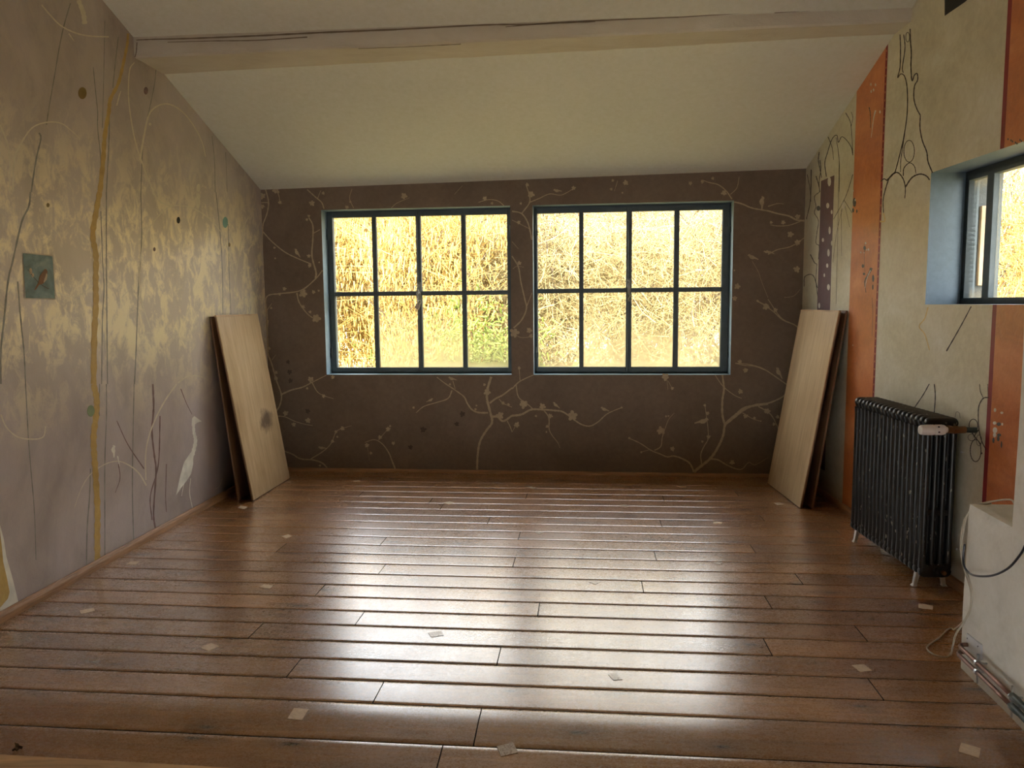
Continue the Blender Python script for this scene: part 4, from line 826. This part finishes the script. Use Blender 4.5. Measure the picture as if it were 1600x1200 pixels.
for i, (x, y0, y1, lab) in enumerate(((1527, 1033, 1056, 'double pipe clip holding both copper pipes under the access plate'), (1581, 1084, 1108, 'double pipe clip at the dark green end of the copper pipes'))):
    t = empty('pipe_clip', pf(x, y1+3, 0)); tag(t, lab, 'pipe clip', 'double pipe clips')
    U_ = pf(x, y0, .012); L_ = pf(x, y1, .012); mb = MB(); mb.tube([U_+np.array([0, 0, .03]), L_-np.array([0, 0, .03])], .004, 8); mb.build('backing_rod', M_zinc, t)
    for zc0 in (1036, 1050) if i == 0 else (1089.5, 1104.5):
        c = pf(x, zc0, .045); mb = MB(); mb.tube([c-pd*.006, c+pd*.006], .0125, 14); mb.tube([c-pn*.035, c], .004, 8); mb.tube([c+np.array([0, 0, .010]), c+np.array([0, 0, .020])], .0035, 6); mb.build('clip_ring', M_zinc, t)

# ------------------------------------------------------------------ veneer chips on the boards
CH = [((0, 900, 4), "495,215 585,200 593,218 508,237", 'pale veneer chip on the boards nearest the skirting of the left wall'), ((0, 900, 4), "1252,450 1320,418 1370,437 1305,468", 'pale diamond chip on the boards at front left, between two other chips'),
 ((0, 600, 4), "785,1128 815,1110 872,1108 845,1130", 'pale slanted chip by the left skirting below the ochre trunk'), ((0, 600, 4), "1487,772 1505,761 1548,768 1527,780", 'pale chip on the floor just before the foot of the stained board'),
 ((400, 730, 4), "20,750 50,732 108,738 85,760", 'scratched chip left of the bright window reflection'), ((400, 730, 4), "160,432 200,420 228,430 190,442", 'small pale chip on the darker boards a step out from the stained board'),
 ((400, 730, 4), "607,82 650,80 652,89 610,91", 'thin pale chip on the farthest boards below the left casement window'), ((400, 730, 4), "1175,222 1210,210 1238,220 1205,233", 'whitish diamond chip on the far boards below the gap between the windows'),
 ((400, 730, 4), "190,90 205,82 225,84 214,95", 'tiny chip touching the far bottom corner of the stained board'), ((380, 1020, 6.667), "530,573 683,585 612,700 458,685", 'clean pale diamond chip just past the worn floor edge at front left'),
 ((1240, 1020, 4.444), "1163,622 1300,662 1287,730 1145,685", 'large pale oblong chip at the front right corner of the floor'), ((1240, 1020, 4.444), "400,85 487,78 547,123 463,132", 'pinkish diamond chip on the boards left of the copper pipes'),
 ((1300, 775, 5.333), "722,893 840,912 840,945 720,930", 'pale oblong chip on the floor in front of the radiator foot'), ((800, 730, 4), "1257,338 1315,342 1310,355 1258,352", 'white oblong chip on the far boards below the right edge of the right casement'),
 ((1100, 730, 4), "440,222 475,220 497,232 460,236", 'pale chip on the boards beside the foot of the clean board'), ((800, 730, 4), "92,127 115,120 147,126 130,133", 'small white diamond chip on the far boards below the left edge of the right casement'),
 ((800, 730, 4), "1030,118 1060,115 1087,122 1060,126", 'dull chip on the shaded farthest boards below the right casement'), ((600, 1020, 5.333), "940,778 1075,745 1118,830 975,862", 'grainy torn chip at the bottom middle of the floor'),
 ((400, 730, 4), "1075,1035 1155,1020 1175,1050 1095,1062", 'worn scratched chip inside the white part of the window reflection'), ((800, 730, 4), "672,242 695,233 738,241 710,253", 'worn speckled chip on the far boards below the middle of the right casement'),
 ((800, 730, 4), "143,410 165,402 200,410 170,420", 'worn speckled chip between the two window reflections'), ((800, 730, 4), "480,718 520,708 550,718 520,732", 'worn chip inside the yellow part of the window reflection'),
 ((800, 730, 4), "1255,598 1290,588 1322,597 1300,610", 'faint worn chip at the right rim of the yellow reflection'), ((900, 1020, 4.444), "222,150 270,140 322,185 260,190", 'curled torn chip low in the yellow reflection close to the worn floor edge')]
for i, (og, s, lab) in enumerate(CH):
    pts = [tuple(map(float, q.split(','))) for q in s.split()]; top = [fl(og[0]+x/og[2], og[1]+y/og[2], .0016) for x, y in pts]; bot = [x-np.array([0, 0, .0022]) for x in top]
    c = sum(bot)/4; mb = MB(); mb.mesh([x-c for x in top]+[x-c for x in bot], [(0, 1, 2, 3), (7, 6, 5, 4), (0, 4, 5, 1), (1, 5, 6, 2), (2, 6, 7, 3), (3, 7, 4, 0)])
    o = mb.build('veneer_chip', M_chipw if i >= 17 else M_chip, recalc=True); o.location = tuple(c); tag(o, lab, 'wood chip', 'veneer chips scattered on the floorboards')
# curled leaf scrap at the front left corner
c = fl(25, 1175); mb = MB()
mb.tube(cat([c+np.array([-.012, 0, .006]), c+np.array([-.002, .004, .012]), c+np.array([.008, 0, .008])], 4), [.004]*4+[.007]*4+[.003], 7)
mb.face([c+np.array([0, 0, .010]), c+np.array([.016, -.002, .014]), c+np.array([.010, .002, .030]), c+np.array([-.004, .002, .034])]); mb.face([c+np.array([.004, 0, .012]), c+np.array([.022, 0, .010]), c+np.array([.024, .004, .018]), c+np.array([.010, .002, .024])])
tag(mb.build('dried_leaf', simple('dry_leaf', (.16, .11, .06), .8, 0, .6, 60)), 'tiny curled dry leaf by the pale threshold at the front left corner', 'leaf')

# ------------------------------------------------------------------ outside
mb = MB(); n = 40
H_ = lambda x, y: -1.1+.25*mnoise.noise((x*.2, y*.2, 0))
gx = np.linspace(-30, 40, n+1); gy = np.linspace(7.6, 45, n+1)
def quadgrid(gx, gy, skip=None):
    for i in range(len(gx)-1):
        for j in range(len(gy)-1):
            a, b, c, d = gx[i], gx[i+1], gy[j], gy[j+1]; mb.face([(a, c, H_(a, c)), (b, c, H_(b, c)), (b, d, H_(b, d)), (a, d, H_(a, d))])
quadgrid(gx, gy); quadgrid(np.linspace(3.2, 40, 20), np.linspace(-12, 7.6, 12))
t = Mt('rough_winter_grass'); n_ = t.noise(t.coord(), 3, 8, .7); M_ground = t.set(t.ramp(n_, [(.35, (.20, .17, .06)), (.5, (.33, .28, .11)), (.68, (.42, .35, .17))]), .9, 0, .1, n_, .5, .05)
tag(mb.build('ground', M_ground, smooth=True), kind='structure')
def leafmat(name, c, c2, sc=1.2):
    t = Mt(name); n = t.noise(t.coord(), sc, 3, .6); n2 = t.noise(t.coord(), 14, 2); col = t.ramp(t.math('ADD', t.math('MULTIPLY', n, .4), t.math('MULTIPLY', n2, .6)), [(.36, c), (.62, c2)])
    m_ = t.set(col, .7, 0, .25); tr = t.n.new('ShaderNodeBsdfTranslucent'); t.l.new(col, tr.inputs[0]); mx = t.n.new('ShaderNodeMixShader'); mx.inputs[0].default_value = .35
    t.l.new(t.b.outputs[0], mx.inputs[1]); t.l.new(tr.outputs[0], mx.inputs[2]); t.l.new(mx.outputs[0], t.out.inputs[0]); return m_
M_cat = leafmat('golden_catkin', (.32, .20, .055), (.60, .42, .13)); M_twig = leafmat('pale_twig', (.18, .13, .05), (.60, .49, .24)); M_bush = leafmat('green_leaf', (.10, .15, .02), (.28, .34, .07))
M_bark = simple('grey_brown_bark', (.16, .125, .09), .85, 0, .4, 12, .6); M_birch = simple('pale_birch_bark', (.62, .58, .50), .7, 0, .3, 6, .3)
def segs_to_obj(name, S, mat, parent):
    """S: array of (p0, p1, r0, r1) three sided prisms in one mesh"""
    S = np.array(S, dtype=np.float64); p0 = S[:, 0:3]; p1 = S[:, 3:6]; r0 = S[:, 6:7]; r1 = S[:, 7:8]; n = len(S)
    d = p1-p0; d /= (np.linalg.norm(d, axis=1, keepdims=True)+1e-9); ref = np.tile([.31, .2, .93], (n, 1)); a = np.cross(d, ref); a /= (np.linalg.norm(a, axis=1, keepdims=True)+1e-9); b = np.cross(d, a)
    V = np.zeros((n, 6, 3))
    for k in range(3):
        c, s_ = math.cos(2*math.pi*k/3), math.sin(2*math.pi*k/3); V[:, k] = p0+(a*c+b*s_)*r0; V[:, 3+k] = p1+(a*c+b*s_)*r1
    me = bpy.data.meshes.new(name); me.vertices.add(n*6); me.vertices.foreach_set('co', V.reshape(-1))
    F = np.array([[0, 1, 4, 3], [1, 2, 5, 4], [2, 0, 3, 5]])[None]+(np.arange(n)*6)[:, None, None]
    me.loops.add(n*12); me.loops.foreach_set('vertex_index', F.reshape(-1).astype(np.int32)); me.polygons.add(n*3)
    me.polygons.foreach_set('loop_start', (np.arange(n*3)*4).astype(np.int32)); me.polygons.foreach_set('loop_total', np.full(n*3, 4, np.int32)); me.update(calc_edges=True)
    me.materials.append(mat); o = bpy.data.objects.new(name, me); COL.objects.link(o); o.parent = parent; o.matrix_parent_inverse = Matrix.Translation(-parent.location); return o
def tree(x, y, h, label, seed, style, bark, leaf, spread=.5, ndet=5200, nstem=1, name='bare_tree', cat_='tree', grp='trees outside the windows', z0=-1.1, rtr=.09, cap=99, thin=0):
    rng = np.random.RandomState(seed); t = empty(name, (x, y, z0)); tag(t, label, cat_, grp)
    big = []; tips = []
    def grow(p, d, L, r, lev):
        n = max(3, int(L/.35)); q = p.copy()
        for i in range(n):
            d = d+rng.normal(0, .10 if lev else .04, 3); d[2] += .02; d /= np.linalg.norm(d); e = q+d*L/n; ra = r*(1-.6*i/n); rb = r*(1-.6*(i+1)/n); big.append([*q, *e, ra, rb]); q = e
            if lev >= 1 or i > n*.18:
                if lev < 3 and rng.rand() < (.95 if lev == 0 else .7):
                    for _ in range(2 if lev == 0 else 1):
                        a = rng.uniform(0, 2*math.pi); dd = np.array([math.cos(a), math.sin(a), rng.uniform(.1, 1.1)]); dd = dd/np.linalg.norm(dd)*(.5+spread)+d*.5; dd /= np.linalg.norm(dd); grow(q, dd, L*rng.uniform(.38, .6), rb*.55, lev+1)
            if lev >= 1: tips.append((q.copy(), d.copy(), L))
    for s in range(nstem):
        off = rng.normal(0, .25*(nstem > 1), 3); off[2] = 0; grow(np.array([x, y, z0-.1])+off, np.array([rng.normal(0, .12), rng.normal(0, .12), 1.]), h*rng.uniform(.75, 1), rtr/math.sqrt(nstem), 0)
    big = [q for q in big if q[5] < cap+.1*math.sin(q[3]*9)+.08*math.sin(q[3]*23+1)]
    segs_to_obj('trunk_and_limbs', big, bark, t)
    tw = []; P = np.array([q for q, _, _ in tips]); D = np.array([d for _, d, _ in tips])
    idx = rng.randint(0, len(P), ndet); base = P[idx]+rng.normal(0, .28, (ndet, 3)); dr = D[idx]*.6+rng.normal(0, .75, (ndet, 3))
    if style == 'catkin':
        dr = rng.normal(0, .16, (ndet, 3)); dr[:, 2] = -1
        L = rng.uniform(.05, .13, ndet)[:, None]; r = rng.uniform(.007, .014, ndet)[:, None]; dr /= np.linalg.norm(dr, axis=1, keepdims=True); tw = np.hstack([base, base+dr*L, r, r*.6])
        k = ndet//3; b2 = P[idx[:k]]+rng.normal(0, .2, (k, 3)); d2 = D[idx[:k]]+rng.normal(0, .6, (k, 3)); d2 /= np.linalg.norm(d2, axis=1, keepdims=True); tw = np.vstack([tw, np.hstack([b2, b2+d2*.45, np.full((k, 1), .005), np.full((k, 1), .002)])])
    elif style == 'leaf':
        L = rng.uniform(.05, .12, ndet)[:, None]; dr /= np.linalg.norm(dr, axis=1, keepdims=True); tw = np.hstack([base, base+dr*L, np.full((ndet, 1), .012), np.full((ndet, 1), .016)])
    else:
        dr /= np.linalg.norm(dr, axis=1, keepdims=True); c = base; out = []; L = rng.uniform(.10, .26, ndet)[:, None]; r = rng.uniform(.0025, .006, ndet)[:, None]; cur = rng.normal(0, .5, (ndet, 3))
        for k in range(4): e = c+dr*L; out.append(np.hstack([c, e, r*(1-.2*k), r*(.8-.2*k)])); c = e; dr = dr+cur*.55; dr /= np.linalg.norm(dr, axis=1, keepdims=True)
        tw = np.vstack(out)
    tw = tw[tw[:, 5] < cap+.1*np.sin(tw[:, 3]*9)+.08*np.sin(tw[:, 3]*23+1)+.04*np.sin(tw[:, 3]*61)]
    if thin: tw = tw[(tw[:, 5] < thin) | (rng.rand(len(tw)) < .5)]
    segs_to_obj({'catkin': 'catkins', 'leaf': 'leaves'}.get(style, 'twigs'), tw, leaf, t)
    return t
TR_ = [(-3.2, 12.2, 4.5, 'golden catkin tree outside, seen at the left edge of the left casement', 1, 'catkin', M_bark, M_cat, .6, 30000, 3, 'catkin_tree'),
 (-1.7, 12.6, 4.5, 'golden catkin tree filling the middle panes of the left casement', 2, 'catkin', M_bark, M_cat, .6, 34000, 3, 'catkin_tree'),
 (-2.6, 15.2, 4.7, 'golden catkin tree behind the two nearest ones', 3, 'catkin', M_bark, M_cat, .7, 16000, 3, 'catkin_tree'),
 (-5.0, 14.0, 4.6, 'golden catkin tree farthest left outside the left casement', 13, 'catkin', M_bark, M_cat, .7, 12000, 3, 'catkin_tree'),
 (-.30, 13.4, 4.2, 'tangled bare tree seen in the right panes of the left casement', 4, 'twig', M_bark, M_twig, .6, 9000, 3),
 (.75, 12.6, 4.3, 'tangled bare tree seen in the left panes of the right casement', 5, 'twig', M_bark, M_twig, .6, 9000, 3),
 (2.0, 13.2, 4.3, 'tangled bare tree seen in the middle panes of the right casement', 6, 'twig', M_bark, M_twig, .6, 9000, 3),
 (3.2, 12.4, 4.4, 'tangled bare tree seen in the rightmost panes of the right casement', 7, 'twig', M_bark, M_twig, .6, 9000, 3),
 (1.1, 17.0, 7, 'pale barked birch standing behind the tangled trees', 8, 'twig', M_birch, M_twig, .3, 2500, 1, 'birch_tree'),
 (2.6, 18.0, 7, 'pale barked birch farther right behind the tangled trees', 9, 'twig', M_birch, M_twig, .3, 2500, 1, 'birch_tree'),
 (-.9, 18.5, 7, 'pale barked birch behind the green bush', 10, 'twig', M_birch, M_twig, .3, 2500, 1, 'birch_tree'),
 (4.6, 15.6, 4.8, 'golden bare tree at the right edge of the right casement', 14, 'catkin', M_bark, M_cat, .6, 12000, 3),
 (.6, 16.0, 4.4, 'golden shrub closing the view between the nearer trees', 15, 'catkin', M_bark, M_cat, .9, 16000, 4, 'catkin_shrub'),
 (2.7, 16.2, 4.4, 'golden shrub closing the view at the right', 16, 'catkin', M_bark, M_cat, .9, 16000, 4, 'catkin_shrub'),
 (7.4, 12.0, 6.4, 'tall bare tree seen through the side window', 12, 'twig', M_bark, M_twig, .5, 5000, 2),
 (9.0, 14.4, 4.2, 'golden tree behind the tall bare one, seen through the side window', 17, 'catkin', M_bark, M_cat, .8, 14000, 3, 'catkin_tree'),
 (7.4, 9.6, 3.2, 'golden catkin shrub near the side window', 18, 'catkin', M_bark, M_cat, .8, 12000, 4, 'catkin_shrub'),
 (9.0, 5.6, 4.2, 'golden catkin tree facing the side window', 19, 'catkin', M_bark, M_cat, .8, 10000, 3, 'catkin_tree'),
 (8.6, 2.0, 4.2, 'golden catkin tree in front of the near end of the side window', 20, 'catkin', M_bark, M_cat, .8, 10000, 3, 'catkin_tree')]
for a_ in TR_: tree(*a_, thin=2.6 if a_[4] in (4, 5, 6, 7) else 0, rtr=.16 if len(a_) > 11 and a_[11] == 'birch_tree' else .09, cap=2.15 if a_[4] in (15, 16) else 99 if a_[0] > 6 or (len(a_) > 11 and a_[11] == 'birch_tree') else (1.5+a_[1]*.122+(.02 if a_[0] < 0 else .22)))
tree(-.62, 10.6, 1.5, 'green leafy bush outside the lower right panes of the left casement', 11, 'leaf', M_bark, M_bush, .7, 2600, 5, 'green_bush', 'bush', None, z0=-.75, rtr=.03)
# timber strip on the rendered outer jamb of the side window
a = hit(1532, 322, (0, W3Y1-.02, 0), (0, 1, 0)); b = hit(1556, 446, (0, W3Y1-.02, 0), (0, 1, 0))
mb = MB(); mb.box((float(a[0]), W3Y1-.035, float(b[2])), (float(b[0]), W3Y1-.012, float(a[2]))); tag(mb.build('timber_strip', M_lip, bevel=.003), 'tan timber strip fixed upright on the grey outer jamb of the side window', 'timber')
